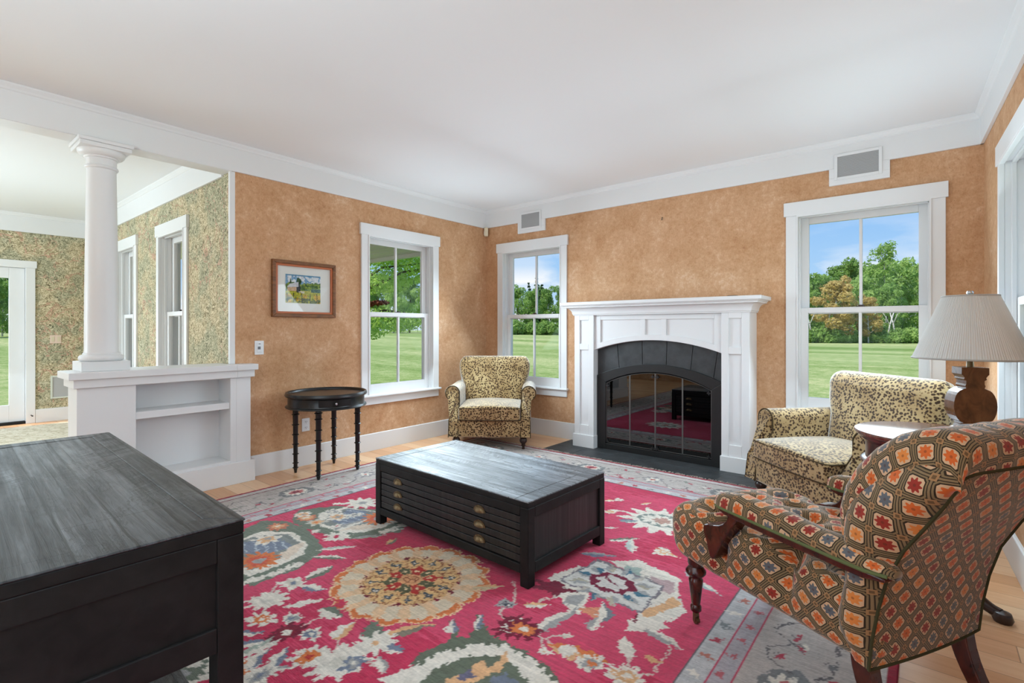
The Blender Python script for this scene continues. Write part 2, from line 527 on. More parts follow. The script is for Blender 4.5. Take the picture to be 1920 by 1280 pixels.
weave_back = lattice('lattice_tapestry_back_panel', 45, 0.060)
weave_side = lattice('lattice_tapestry_side', 42, 0.062)
weave_wing = lattice('lattice_tapestry_wing', 6, 0.064)
gimp = Mat('green_gimp_braid', rgb(92, 98, 62), 0.8, 0.1)
seam_cord = Mat('dark_seam_cord', rgb(64, 60, 40), 0.85, 0.1)
chair_wood = Mat('chair_mahogany', rough=0.22, spec=0.5)
_g = chair_wood.noise(chair_wood.coord('Object', (6, 6, 3)), 5.0, 3, 0.6, 0.5)
chair_wood.base(chair_wood.ramp(_g, [(0.3, rgb(42, 14, 10)), (0.7, rgb(86, 32, 20))]))
dark_leg = Mat('dark_turned_wood', rgb(48, 28, 20), 0.3, 0.5)


def glass_mat(name, tint, f0, rough=0.0):
    """thin pane: clear pass-through with a mirror share that grows towards grazing angles"""
    m = Mat(name); nt = m.nt; nt.nodes.remove(m.b)
    t = nt.nodes.new('ShaderNodeBsdfTransparent'); t.inputs[0].default_value = tint
    g = nt.nodes.new('ShaderNodeBsdfGlossy'); g.inputs['Roughness'].default_value = rough
    lw = nt.nodes.new('ShaderNodeLayerWeight'); lw.inputs[0].default_value = 0.5
    fac = Ex(nt, lw.outputs['Facing']).pow(5.0) * (0.6 - f0 * 0.6) + f0
    mx = nt.nodes.new('ShaderNodeMixShader')
    m.link(fac, mx.inputs[0]); nt.links.new(t.outputs[0], mx.inputs[1]); nt.links.new(g.outputs[0], mx.inputs[2])
    nt.links.new(mx.outputs[0], m.out.inputs[0])
    return m


pane_glass = glass_mat('window_glass', (0.99, 0.995, 0.995, 1), 0.004)
fire_glass = glass_mat('smoked_fire_glass', (0.10, 0.10, 0.11, 1), 0.11, 0.01)
picture_glass = glass_mat('picture_glass', (0.99, 0.99, 0.99, 1), 0.016)

# ================================================================== THE ROOM
H = 2.755
CT = math.atan(0.042)                    # the right wall runs slightly off square
Y_END = -7.2


def wall_x(y):                            # face of the right wall
    return 4.703 + 0.042 * -y


def wall_panels(mb, a0, a1, z0, z1, t0, t1, holes, axis):
    """solid wall between a0..a1 with rectangular holes (h0,h1,hz0,hz1); axis x: runs along x, thickness in y"""
    def bx(p, q, za, zb):
        if q - p < 1e-4 or zb - za < 1e-4: return
        if axis == 'x': mb.box(p, t0, za, q, t1, zb)
        else: mb.box(t0, p, za, t1, q, zb)
    cur = a0
    for h0, h1, hz0, hz1 in sorted(holes):
        bx(cur, h0, z0, z1); bx(h0, h1, z0, hz0); bx(h0, h1, hz1, z1); cur = h1
    bx(cur, a1, z0, z1)


WC_A, WC_B1, WC_B2 = -1.353, 0.727, 3.983
WO = 0.4455                               # half the rough opening
hole = lambda c, w=WO: (c - w, c + w, 0.552, 2.215)

mb = MB(); mb.box(-5.2, Y_END - 0.2, -0.12, 5.3, 0.2, 0.0)
struct(mb.build('floor', floor_m))
mb = MB(); mb.box(-5.2, Y_END - 0.2, H, 5.3, 0.2, H + 0.12)
struct(mb.build('ceiling', ceil_m))
mb = MB(); wall_panels(mb, -3.09, 0.18, 0, H, -0.18, 0.0, [hole(WC_A)], 'y')
struct(mb.build('wall_left', wallpaper))
mb = MB(); wall_panels(mb, 0.0, 5.0, 0, H, 0.0, 0.18, [hole(WC_B1), hole(WC_B2)], 'x')
struct(mb.build('wall_back', wallpaper))
WD1, WD2, WDW = -1.385, -2.95, 0.36
mb = MB(); wall_panels(mb, -4.94, -0.181, 0, H, -3.09, -2.91, [hole(WD1, WDW), hole(WD2, WDW)], 'x')
mb.box(-0.181, -3.0925, 0, -0.0005, -3.0895, H)
struct(mb.build('wall_far_right', floral))
mb = MB(); wall_panels(mb, Y_END, -3.09, 0, H, -4.94, -4.76, [(-4.66, -3.735, 0.0, 2.06)], 'y')
struct(mb.build('wall_far', floral))
mb = MB(); wall_panels(mb, -5.0, 5.3, 0, H, Y_END - 0.18, Y_END, [(0.55, 1.55, 0.0, 2.1), (2.5, 4.1, 0.5, 2.2), (-3.6, -1.6, 0.4, 2.2)], 'x')
struct(mb.build('wall_front', wallpaper))
# right wall in its own frame: local x runs towards the viewer (-y), local -y is the wall body
WC_C = 0.728 + 0.5175
mb = MB(); wall_panels(mb, -0.1, 7.3, 0, H, 0.0, 0.18, [hole(WC_C), hole(4.9, 0.75)], 'x')
wr = struct(mb.build('wall_right', wallpaper)); wr.location = (4.703, 0, 0); wr.rotation_euler.z = -PI / 2 + CT
# front wall openings of the part of the room behind the viewer
mb = MB()
for x0, x1, z0, z1 in ((0.55, 1.55, 0.0, 2.1), (2.5, 4.1, 0.5, 2.2), (-3.6, -1.6, 0.4, 2.2)):
    for s0, s1, t0, t1 in ((x0 - 0.1, x0, max(0, z0 - 0.1), z1), (x1, x1 + 0.1, max(0, z0 - 0.1), z1), (x0 - 0.12, x1 + 0.12, z1, z1 + 0.12)):
        mb.box(s0, Y_END, t0, s1, Y_END + 0.02, t1)
mb.box(0.55, Y_END - 0.12, 0, 1.55, Y_END - 0.08, 2.1)
for x0, x1, z0, z1 in ((2.5, 4.1, 0.5, 2.2), (-3.6, -1.6, 0.4, 2.2)):
    mb.box(x0 - 0.1, Y_END, z0 - 0.1, x1 + 0.1, Y_END + 0.03, z0)
    mb.box(x0, Y_END - 0.1, (z0 + z1) / 2 - 0.03, x1, Y_END - 0.05, (z0 + z1) / 2 + 0.03)
    mb.box((x0 + x1) / 2 - 0.03, Y_END - 0.1, z0, (x0 + x1) / 2 + 0.03, Y_END - 0.05, z1)
struct(mb.build('trim_1', white, bevel=0.003))


def crown(name, p0, p1, inward, zb, board=0.02):
    """flat frieze board with a small moulding on top, from p0 to p1 along a wall face; inward = unit vector into the room"""
    prof = [(0, zb), (board, zb), (board, 2.712), (board + 0.008, 2.716), (board + 0.014, 2.728), (board + 0.03, 2.744), (board + 0.034, H), (0, H)]
    mb = MB(); rows = []
    for p in (p0, p1):
        rows.append([(p[0] + inward[0] * o, p[1] + inward[1] * o, z) for o, z in prof])
    mb.grid(rows, closed_v=True, cap=True)
    return struct(mb.build(name, white, bevel=0.0015, seg=1))


crown('trim_2', (0, Y_END), (0, 0.0), (1, 0), 2.531)
crown('trim_3', (0, 0), (4.703, 0), (0, -1), 2.535)
ux, uy = math.sin(CT), -math.cos(CT)      # along the right wall towards the viewer
crown('trim_4', (4.703, 0), (4.703 + ux * 7.1, uy * 7.1), (-math.cos(CT), -math.sin(CT)), 2.535)
crown('trim_5', (-4.76, -3.09), (-0.15, -3.09), (0, -1), 2.512)
crown('trim_6', (-4.76, Y_END), (-4.76, -3.09), (1, 0), 2.512)
# the boxed beam over the half wall, flush with the left wall's frieze
mb = MB()
prof = [(-0.15, 2.527), (0.0185, 2.527), (0.0185, 2.5315), (-0.0005, 2.5315), (-0.0005, H), (-0.19, H), (-0.17, 2.735), (-0.15, 2.715)]
mb.prism(prof, 'y', Y_END, -3.0935)
struct(mb.build('trim_7', white, bevel=0.0015, seg=1))
# white corner bead at the end of the left wall
mb = MB(); mb.box(-0.03, -3.103, 0.955, 0.004, -3.062, 2.53)
struct(mb.build('trim_8', white, bevel=0.003))


def baseboard(name, p0, p1, inward, h=0.175):
    prof = [(0, 0), (0.018, 0), (0.018, h - 0.004), (0.013, h), (0, h)]
    rows = [[(p[0] + inward[0] * o, p[1] + inward[1] * o, z) for o, z in prof] for p in (p0, p1)]
    mb = MB(); mb.grid(rows, closed_v=True, cap=True)
    return struct(mb.build(name, white, bevel=0.0015, seg=1))


baseboard('baseboard_left', (0, -2.94), (0, 0), (1, 0))
mb = MB()
for a, b in ((0.018, 1.474), (3.246, 4.70)):
    mb.box(a, -0.018, 0, b, 0, 0.183)
struct(mb.build('baseboard_back', white, bevel=0.002))
baseboard('baseboard_right', (4.703, 0), (4.703 + ux * 7.1, uy * 7.1), (-math.cos(CT), -math.sin(CT)))
baseboard('baseboard_far', (-4.76, -3.655), (-4.76, -3.09), (1, 0))
baseboard('baseboard_far_right', (-4.742, -3.09), (-0.16, -3.09), (0, -1))


# ------------------------------------------------------------------ sash windows
def window(name, loc, rotz, W=1.035, zb=0.47, zt=2.31, cas=0.092, lock=True):
    h = W / 2; op = h - cas
    e = empty_struct(name, loc, rotz)
    mb = MB()
    for s in (-1, 1):
        mb.box(s * (op + 0.012), -0.02, zb + 0.10, s * h, 0, zt - 0.115)
        mb.box(s * op, -0.027, zb + 0.0995, s * (op + 0.013), -0.0005, zt - 0.1145)
    mb.box(-h - 0.015, -0.028, zt - 0.115, h + 0.015, 0, zt)
    mb.box(-op - 0.0125, -0.0275, zt - 0.128, op + 0.0125, -0.001, zt - 0.113)
    mb.build('casing', white, e, bevel=0.0025)
    mb = MB(); mb.box(-h - 0.02, -0.048, zb + 0.078, h + 0.02, 0.0, zb + 0.10); mb.box(-op - 0.018, 0, zb + 0.078, op + 0.018, 0.05, zb + 0.10)
    mb.build('stool', white, e, bevel=0.006)
    mb = MB(); mb.box(-h, -0.018, zb, h, 0, zb + 0.078)
    mb.build('apron', white, e, bevel=0.0025)
    mb = MB(); top = zt - 0.115
    for s in (-1, 1):
        mb.box(s * op, 0.0, zb + 0.085, s * (op + 0.02), 0.178, top + 0.018)
        mb.box(s * (op - 0.010), 0.028, zb + 0.1, s * (op + 0.001), 0.048, top)
        mb.box(s * (op - 0.008), 0.0895, zb + 0.1, s * (op + 0.001), 0.0945, top)
    mb.box(-op, 0.0, top, op, 0.178, top + 0.018); mb.box(-op, 0.028, top - 0.016, op, 0.048, top)
    mb.prism([(0.05, zb + 0.086), (0.178, zb + 0.083), (0.178, zb + 0.098), (0.05, zb + 0.115)], 'x', -op, op)
    mb.build('jamb', white, e, bevel=0.002)
    zm = 1.392
    def sash(nm, y0, y1, z0, z1, bot, topr):
        st = 0.058; so = op - 0.004
        mb = MB()
        for s in (-1, 1): mb.box(s * (so - st), y0, z0, s * so, y1, z1)
        mb.box(-so + st, y0, z0, so - st, y1, z0 + bot); mb.box(-so + st, y0, z1 - topr, so - st, y1, z1)
        mb.box(-0.0105, y0 + 0.004, z0 + bot, 0.0105, y1 - 0.004, z1 - topr)
        f = mb.build(nm, white, e, bevel=0.003)
        g = MB(); ym = (y0 + y1) / 2
        for a, b in ((-so + st, -0.0105), (0.0105, so - st)):
            g.box(a, ym - 0.0015, z0 + bot, b, ym + 0.0015, z1 - topr)
        g.build('pane', pane_glass, f)
        return f
    lo = sash('lower_sash', 0.05, 0.086, zb + 0.112, zm + 0.028, 0.085, 0.045)
    sash('upper_sash', 0.096, 0.132, zm - 0.024, top - 0.001, 0.045, 0.062)
    if lock:
        mb = MB(); mb.box(-0.03, 0.052, zm + 0.028, 0.03, 0.084, zm + 0.034); mb.box(-0.012, 0.055, zm + 0.034, 0.022, 0.075, zm + 0.044)
        mb.build('sash_lock', dark_leg, lo, bevel=0.002)
    return e


window('window_1', (0, WC_A, 0), PI / 2)
window('window_2', (WC_B1, 0, 0), 0)
window('window_3', (WC_B2, 0, 0), 0)
window('window_4', (WD1, -3.09, 0), 0, W=0.87)
window('window_5', (WD2, -3.09, 0), 0, W=0.87)
c5 = (4.703 + ux * WC_C, uy * WC_C, 0)
window('window_6', c5, -PI / 2 + CT)

# ------------------------------------------------------------------ far glass door
d = empty_struct('door_1', (-4.76, -4.2, 0), PI / 2)       # local x = world +y
mb = MB()
for s0, s1 in ((0.452, 0.543), (-0.60, -0.505)):
    mb.box(s0, -0.02, 0, s1, 0, 2.045)
mb.box(-0.615, -0.028, 2.045, 0.558, 0, 2.137)
mb.box(0.452, 0.0, 0, 0.464, 0.17, 2.045); mb.box(-0.46, 0.0, 2.045, 0.464, 0.17, 2.058)
mb.build('casing', white, d, bevel=0.0025)
mb = MB()
mb.box(0.30, 0.05, 0.035, 0.45, 0.094, 2.042); mb.box(-0.455, 0.05, 0.035, -0.305, 0.094, 2.042)
mb.box(-0.305, 0.05, 0.035, 0.30, 0.094, 0.255); mb.box(-0.305, 0.05, 1.905, 0.30, 0.094, 2.042)
lf = mb.build('leaf', white, d, bevel=0.003)
mb = MB(); mb.box(-0.305, 0.07, 0.255, 0.30, 0.074, 1.905); mb.build('pane', pane_glass, lf)
mb = MB(); mb.box(-0.46, 0.0, 0.0, 0.452, 0.16, 0.033); mb.build('threshold', dark_gap, d, bevel=0.004)

# small spring door stop by the far door
t = thing('door_stop', 'small dark door stop on the white casing foot beside the far glass door', 'door stop', (-4.74, -3.70, 0.105))
mb = MB(); mb.tube([(0, 0, 0), (0.025, 0, 0.004), (0.045, 0.008, -0.004)], 0.006, 8); mb.build('spring', dark_leg, t, smooth=True)
mb = MB(); mb.lathe([(0.0, -0.008), (0.009, -0.006), (0.009, 0.006), (0, 0.008)], 12, (0.047, 0.008, -0.005)); mb.build('rubber_tip', dark_gap, t, smooth=True)

# ------------------------------------------------------------------ wall fittings
def plate(name, label, cat, loc, rotz, w, h, mat, toggles):
    """local x along wall, local -y into the room"""
    t = thing(name, label, cat, loc, rotz)
    mb = MB(); mb.box(-w / 2, -0.007, -h / 2, w / 2, 0, h / 2); mb.build('cover_plate', mat, t, bevel=0.003)
    toggles(t)
    return t


def thermo(t):
    mb = MB(); mb.box(-0.021, -0.011, -0.038, 0.021, -0.006, 0.045); mb.build('rocker', plastic, t, bevel=0.003)
    mb = MB(); mb.box(-0.014, -0.0125, -0.014, 0.008, -0.0108, 0.010); mb.build('button_print', ink, t)
    mb = MB(); mb.box(-0.008, -0.0125, 0.030, 0.008, -0.0108, 0.036); mb.build('status_light', ink, t)


plate('wall_control', 'white rectangular wall control above the end of the half wall', 'switch', (0.0, -2.869, 1.083), PI / 2, 0.076, 0.118, plastic, thermo)


def outlet(t):
    for z in (-0.026, 0.026):
        mb = MB(); mb.prism([(0.017 * math.cos(a), 0.0145 * math.sin(a) * 1.15 + z) for a in np.linspace(0, 2 * PI, 20, endpoint=False)], 'y', -0.0095, -0.006)
        f = mb.build('socket_face', plastic, t)
        mb = MB()
        mb.box(-0.008, -0.0105, z - 0.001, -0.0055, -0.0092, z + 0.009); mb.box(0.0055, -0.0105, z - 0.001, 0.008, -0.0092, z + 0.009)
        mb.box(-0.0025, -0.0105, z - 0.011, 0.0025, -0.0092, z - 0.006)
        mb.build('socket_slot', dark_gap, f)


plate('wall_outlet', 'white electrical outlet low on the orange wall behind the black oval table', 'outlet', (0.0, -2.452, 0.367), PI / 2, 0.074, 0.118, plastic, outlet)


def toggles3(t):
    for x in (-0.03, 0.03):
        mb = MB(); mb.box(x - 0.016, -0.011, -0.032, x + 0.016, -0.006, 0.032); mb.build('rocker', cream_plastic, t, bevel=0.002)


plate('light_switch', 'pinkish beige double switch plate on the floral wall beyond the column', 'switch', (-4.76, -3.452, 1.105), PI / 2, 0.116, 0.112, Mat('pink_beige_plastic', rgb(224, 200, 184), 0.4), toggles3)

t = thing('air_return_panel', 'pale grey framed air return low on the floral wall beyond the half wall', 'vent', (-4.76, -3.33, 0.455), PI / 2)
mb = MB()
for s in (-1, 1):
    mb.box(s * 0.155, -0.014, -0.155, s * 0.175, 0, 0.155); mb.box(-0.155, -0.014, s * 0.135, 0.155, 0, s * 0.155)
mb.build('frame', Mat('sage_white_paint', rgb(206, 210, 198), 0.5), t, bevel=0.002)
mb = MB(); mb.box(-0.155, -0.006, -0.135, 0.155, 0, 0.135); mb.build('grille', grey_grille, t)

for (x0, x1, g0, g1, lab) in ((0.54, 0.947, 0.602, 0.87, 'grey slatted vent in a white surround above the narrow corner window'),
                              (3.78, 4.177, 3.838, 4.108, 'grey slatted vent in a white surround above the window behind the lamp')):
    xc = (x0 + x1) / 2
    t = thing('wall_vent', lab, 'vent', (xc, 0, 2.47), 0)
    mb = MB(); a, b, g, k = x0 - xc, x1 - xc, g0 - xc, g1 - xc
    mb.box(a, -0.024, -0.07, b, 0, -0.011); mb.box(a, -0.024, -0.011, g, -0.0005, 0.0645); mb.box(k, -0.024, -0.011, b, -0.0005, 0.0645)
    mb.build('surround', white, t, bevel=0.002)
    mb = MB()
    for q0, q1, r0, r1 in ((g - 0.022, g, -0.033, 0.175), (k, k + 0.022, -0.033, 0.175), (g, k, -0.033, -0.011), (g, k, 0.153, 0.175)):
        mb.box(q0, -0.030, r0, q1, -0.0245, r1)
    mb.build('grille_frame', white, t, bevel=0.0015)
    mb = MB(); mb.box(g, -0.0262, -0.011, k, -0.0245, 0.153)
    z = -0.007
    while z < 0.15:
        mb.prism([(-0.0262, z), (-0.0285, z + 0.001), (-0.0285, z + 0.002), (-0.0262, z + 0.0045)], 'x', g, k); z += 0.0062
    mb.build('grille', grey_grille, t)

t = thing('motion_sensor', 'small cream motion sensor under the cornice in the room corner', 'sensor', (0.042, -0.042, 2.48), -PI * 0.25)
mb = MB(); mb.box(-0.03, -0.028, -0.055, 0.03, 0.022, 0.055); mb.build('housing', cream_plastic, t, bevel=0.008)
mb = MB(); mb.box(-0.022, -0.031, -0.035, 0.022, -0.0275, 0.012); mb.build('lens', plastic, t, bevel=0.004)

t = thing('wall_nail', 'small dark picture hook left in the wall above the mantel', 'hook', (2.364, 0, 2.337))
mb = MB(); mb.tube([(0, 0, 0.012), (0, -0.008, 0.012), (0, -0.010, -0.012), (0, -0.016, -0.016), (0, -0.018, -0.006)], 0.0035, 8)
mb.build('hook', dark_leg, t, smooth=True)

# ------------------------------------------------------------------ framed landscape
t = thing('framed_picture', 'wood framed landscape watercolour with barn hanging on the orange wall', 'picture', (0.0, -2.465, 1.599), PI / 2)
fw, fh, ft = 0.303, 0.2515, 0.042
def frame_ring(a, b, c, d_, y0, y1, mb):
    mb.prism([(-a, -b), (a, -b), (c, -d_), (-c, -d_)], 'y', y0, y1); mb.prism([(-c, d_), (c, d_), (a, b), (-a, b)], 'y', y0, y1)
    mb.prism([(-a, -b), (-c, -d_), (-c, d_), (-a, b)], 'y', y0, y1); mb.prism([(c, -d_), (a, -b), (a, b), (c, d_)], 'y', y0, y1)
mb = MB(); frame_ring(fw, fh, fw - 0.032, fh - 0.032, -0.03, 0, mb); mb.build('frame', pine_frame, t, bevel=0.004)
mb = MB(); frame_ring(fw - 0.032, fh - 0.032, fw - 0.05, fh - 0.05, -0.023, 0, mb); mb.build('frame_liner', orange_wood, t, bevel=0.002)
mb = MB(); mb.box(-fw + 0.05, -0.008, -fh + 0.05, fw - 0.05, -0.002, fh - 0.05); mb.build('mat_board', mat_board, t)
mb = MB(); mb.box(-fw + 0.05, -0.0165, -fh + 0.05, fw - 0.05, -0.0145, fh - 0.05); mb.build('glass', picture_glass, t)
NW, NH = 128, 98
aw, ah = 0.333, 0.255
gx, gz = np.meshgrid(np.linspace(0, 1, NW), np.linspace(0, 1, NH))
rs = np.random.RandomState(3)
def smooth_noise(shape, cell, seed):
    q = np.random.RandomState(seed); h, w_ = shape
    g = q.rand(h // cell + 3, w_ // cell + 3)
    yy, xx = np.arange(h) / cell, np.arange(w_) / cell
    y0, x0 = yy.astype(int), xx.astype(int); fy, fx = (yy - y0)[:, None], (xx - x0)[None, :]
    fy, fx = fy * fy * (3 - 2 * fy), fx * fx * (3 - 2 * fx)
    return (g[y0][:, x0] * (1 - fy) * (1 - fx) + g[y0 + 1][:, x0] * fy * (1 - fx) + g[y0][:, x0 + 1] * (1 - fy) * fx + g[y0 + 1][:, x0 + 1] * fy * fx)
n1, n2, n3 = (smooth_noise((NH, NW), c_, s_) for c_, s_ in ((14, 1), (6, 2), (3, 5)))
art = np.zeros((NH, NW, 3))
def put(mask, col, k=0.0): art[mask] = (np.array(col) + (n3[mask] - 0.5)[:, None] * 60 * k).clip(0, 255)
put(gx > -1, (118, 158, 188), 0.6)
put((n1 * 0.6 + n2 * 0.4) > 0.5, (206, 214, 218), 0.7)
put(gz > 0.95, (96, 142, 170), 0.6)
put(gz < 0.60 + 0.14 * n1 + 0.08 * n2, (84, 112, 66), 1.0)
put((gz < 0.62 + 0.10 * n2) & (n2 > 0.55), (128, 150, 70), 1.0)
put(((gx - 0.37) ** 2 / 0.006 + (gz - 0.76) ** 2 / 0.022 + n2 * 0.8) < 1.2, (46, 74, 46), 1.0)
put(((gx - 0.14).__abs__() < 0.03 * (0.92 - gz) * 4) & (gz > 0.5) & (gz < 0.86), (60, 88, 62), 0.6)
put(gz < 0.43 + 0.05 * (gx - 0.3), (166, 166, 58), 1.0)
put((gz < 0.30) & (n1 > 0.45), (190, 156, 52), 1.0)
put((gz < 0.22 - 0.08 * gx) & (n2 > 0.42), (104, 116, 70), 1.0)
put((gx > 0.72) & (gz < 0.52) & (gz > 0.40), (72, 104, 92), 1.0)
put((gx > 0.05) & (gx < 0.30) & (gz > 0.42) & (gz < 0.60), (196, 168, 138), 0.7)
put((gx > 0.30) & (gx < 0.41) & (gz > 0.38) & (gz < 0.74 - (gx - 0.33).__abs__() * 1.6), (58, 66, 72), 0.6)
put((gz > 0.54 + (gx - 0.05) * 0.12) & (gz < 0.64 + (gx - 0.05) * 0.36) & (gx > 0.05 + (gz - 0.56) * 0.6) & (gx < 0.36), (196, 200, 204), 0.5)
put((gx > 0.34) & (gx < 0.52) & (gz > 0.36) & (gz < 0.43) & (n3 > 0.4), (206, 204, 190), 0.6)
for px_ in (0.05, 0.23, 0.46, 0.7, 0.9):
    put(((gx - px_ + gz * 0.03).__abs__() < 0.010) & (gz < 0.36) & (gz > 0.02), (66, 70, 62), 0.5)
put((((gz - 0.24 - 0.03 * gx).__abs__() < 0.006) | ((gz - 0.14).__abs__() < 0.006)) & (gx < 0.7), (96, 96, 78), 0.5)


def linear_img(a):
    a = a / 255.0
    return np.where(a <= 0.04045, a / 12.92, ((a + 0.055) / 1.055) ** 2.4)


def raster_mesh(name, pos, colr, mat, parent=None):
    """grid mesh: pos (h,w,3), colour per vertex as the 'dye' attribute"""
    h, w_, _ = pos.shape; nv = h * w_
    idx = np.arange(nv).reshape(h, w_)
    q = np.stack([idx[:-1, :-1], idx[:-1, 1:], idx[1:, 1:], idx[1:, :-1]], -1).reshape(-1)
    nf = (h - 1) * (w_ - 1)
    me = bpy.data.meshes.new(name); me.vertices.add(nv); me.vertices.foreach_set('co', pos.reshape(-1).astype(np.float32))
    me.loops.add(nf * 4); me.loops.foreach_set('vertex_index', q.astype(np.int32))
    me.polygons.add(nf); me.polygons.foreach_set('loop_start', (np.arange(nf) * 4).astype(np.int32))
    me.update(calc_edges=True)
    at = me.color_attributes.new('dye', 'FLOAT_COLOR', 'POINT')
    c4 = np.ones((nv, 4), np.float32); c4[:, :3] = linear_img(colr.reshape(-1, 3)); at.data.foreach_set('color', c4.reshape(-1))
    me.materials.append(mat.m)
    o = bpy.data.objects.new(name, me); COL.objects.link(o)
    if parent: o.parent = parent
    return o


paint_m = Mat('watercolour_paper', rough=0.85, spec=0.1)
_a = paint_m.node('ShaderNodeAttribute', attribute_name='dye'); paint_m.base(_a.outputs['Color'])
raster_mesh('artwork', np.stack([(gx - 0.5) * aw - 0.012, gx * 0 - 0.0092, (gz - 0.5) * ah + 0.004], -1), art, paint_m, t)

# ================================================================== half wall with bookcase, column
t = thing('bookcase', 'white built-in half wall bookcase with one shelf under the round column', 'bookcase', (0, 0, 0))
XF = 0.103
mb = MB()
mb.box(-0.16, -4.08, 0, XF, -3.760, 0.852)                        # solid left part
mb.box(-0.16, -3.760, 0, -0.125, -3.093, 0.852)                   # niche back
mb.box(-0.125, -3.760, 0, XF, -3.138, 0.193)                      # under the niche
mb.box(-0.125, -3.138, 0, XF, -3.093, 0.852); mb.box(0.0005, -3.093, 0, XF, -2.982, 0.852)
mb.box(-0.125, -3.760, 0.848, XF, -3.138, 0.852)
mb.build('carcass', white, t, bevel=0.002)
mb = MB(); mb.box(-0.1245, -3.7595, 0.605, XF - 0.012, -3.1385, 0.655); mb.build('shelf', white, t, bevel=0.002)
mb = MB(); mb.box(-0.178, -4.10, 0.852, XF + 0.022, -3.093, 0.909); mb.box(0.0005, -3.093, 0.852, XF + 0.022, -2.958, 0.909)
mb.build('apron', white, t, bevel=0.003)
mb = MB(); mb.box(-0.212, -4.128, 0.909, 0.148, -3.1045, 0.956); mb.box(0.005, -3.1045, 0.909, 0.148, -2.938, 0.956)
mb.build('cap', white, t, bevel=0.004)
mb = MB(); mb.box(XF, -4.094, 0, XF + 0.016, -2.952, 0.172); mb.box(0.0185, -2.982, 0, XF, -2.952, 0.172); mb.box(-0.16, -4.094, 0, XF, -4.08, 0.172)
mb.build('plinth', white, t, bevel=0.003)

t = thing('column', 'white round column standing on the half wall cap', 'column', (-0.065, -3.917, 0.956))
mb = MB(); mb.box(-0.134, -0.134, 0, 0.134, 0.134, 0.064); mb.build('plinth', white, t, bevel=0.003)
mb = MB()
pr = [(0.0, 0.064), (0.118, 0.064)]
pr += [(0.105 + 0.022 * math.sin(a), 0.086 - 0.022 * math.cos(a)) for a in np.linspace(0.25, PI - 0.2, 9)]
pr += [(0.104, 0.110), (0.104, 0.118), (0.0985, 0.122), (0.0965, 0.132)]
for k in range(11):
    f = k / 10; pr.append((0.0955 - 0.0125 * f ** 1.5, 0.14 + 1.245 * f))
pr += [(0.084, 1.39), (0.093, 1.396), (0.096, 1.404), (0.093, 1.412), (0.085, 1.416), (0.085, 1.462), (0.094, 1.466), (0.096, 1.474), (0.100, 1.476)]
pr += [(0.100 + 0.034 * math.sin(a), 1.476 + 0.036 * (1 - math.cos(a))) for a in np.linspace(0.1, PI / 2, 6)]
pr += [(0.134, 1.516), (0.0, 1.516)]
mb.lathe(pr, 56); mb.build('shaft', white, t, smooth=True, angle=32)
mb = MB(); mb.box(-0.142, -0.142, 1.516, 0.142, 0.142, 1.545); mb.box(-0.152, -0.152, 1.545, 0.152, 0.152, 1.5688); mb.build('capital', white, t, bevel=0.004)

# ================================================================== fireplace
FX = 2.36
t = thing('fireplace', 'white panelled fireplace with black arched glass doors and slate hearth', 'fireplace', (FX, 0, 0))


def arch_z(x, hw, zs, zt):
    """circular arc through (+-hw, zs) and (0, zt)"""
    s = zt - zs; r = (hw * hw + s * s) / (2 * s)
    return zt - r + math.sqrt(max(r * r - x * x, 0))


def arch(x): return arch_z(x, 0.64, 1.026, 1.134)


XS = list(np.linspace(-0.64, 0.64, 41))
mb = MB()
for s in (-1, 1):
    mb.box(s * 0.64, -0.219, 0.13, s * 0.872, -0.0005, 1.40)
    # raised frame of the pilaster leaves two sunk panels
    a, b = (s * 0.64, s * 0.872); c0, c1 = s * 0.70, s * 0.808
    for q0, q1, z0, z1 in ((a, c0, 0.13, 1.40), (c1, b, 0.13, 1.40), (c0, c1, 0.13, 0.236), (c0, c1, 1.024, 1.086), (c0, c1, 1.335, 1.40)):
        mb.box(q0, -0.236, z0, q1, -0.2185, z1)
# frieze board with arched lower edge
pts = [(x, arch(x)) for x in XS] + [(0.64, 1.40), (-0.64, 1.40)]
mb.prism(pts, 'y', -0.195, -0.0005)
pts = [(x, arch(x)) for x in XS] + [(x, arch(x) + 0.055) for x in reversed(XS)]
mb.prism(pts, 'y', -0.212, -0.1945)
for s in (-1, 1):
    for x0, x1 in ((0.573, 0.64), (0.082, 0.130)):
        q = list(np.linspace(x0, x1, 4))
        mb.prism([(s * x, arch(x) + 0.05) for x in q] + [(s * x1, 1.336 if x1 < 0.6 else 1.40), (s * x0, 1.336 if x1 < 0.6 else 1.40)], 'y', -0.212, -0.1945)
mb.box(-0.573, -0.212, 1.336, 0.573, -0.1945, 1.40)
mb.build('mantel_body', white, t, bevel=0.003)
for s in (-1, 1):
    mb = MB(); mb.box(s * 0.632, -0.250, 0, s * 0.886, -0.0005, 0.133); mb.build('plinth', white, t, bevel=0.003)
# crown moulding wrapped round three sides
prof = [(0.0, 1.385), (0.010, 1.385), (0.012, 1.396), (0.018, 1.400)]
prof += [(0.018 + 0.062 * (1 - math.cos(a)), 1.402 + 0.062 * math.sin(a)) for a in np.linspace(0, PI / 2, 8)]
prof += [(0.084, 1.466), (0.084, 1.474), (0.094, 1.482), (0.094, 1.488), (0.0, 1.488)]
rows = []
for o, z in prof:
    rows.append([(-0.872 - o, -0.0005, z), (-0.872 - o, -0.236 - o, z), (0.872 + o, -0.236 - o, z), (0.872 + o, -0.0005, z)])
mb = MB(); mb.grid(rows); mb.build('crown_moulding', white, t, smooth=True, angle=35)
mb = MB(); mb.box(-0.99, -0.352, 1.487, 0.99, -0.0005, 1.522); mb.build('shelf', white, t, bevel=0.008, seg=3)
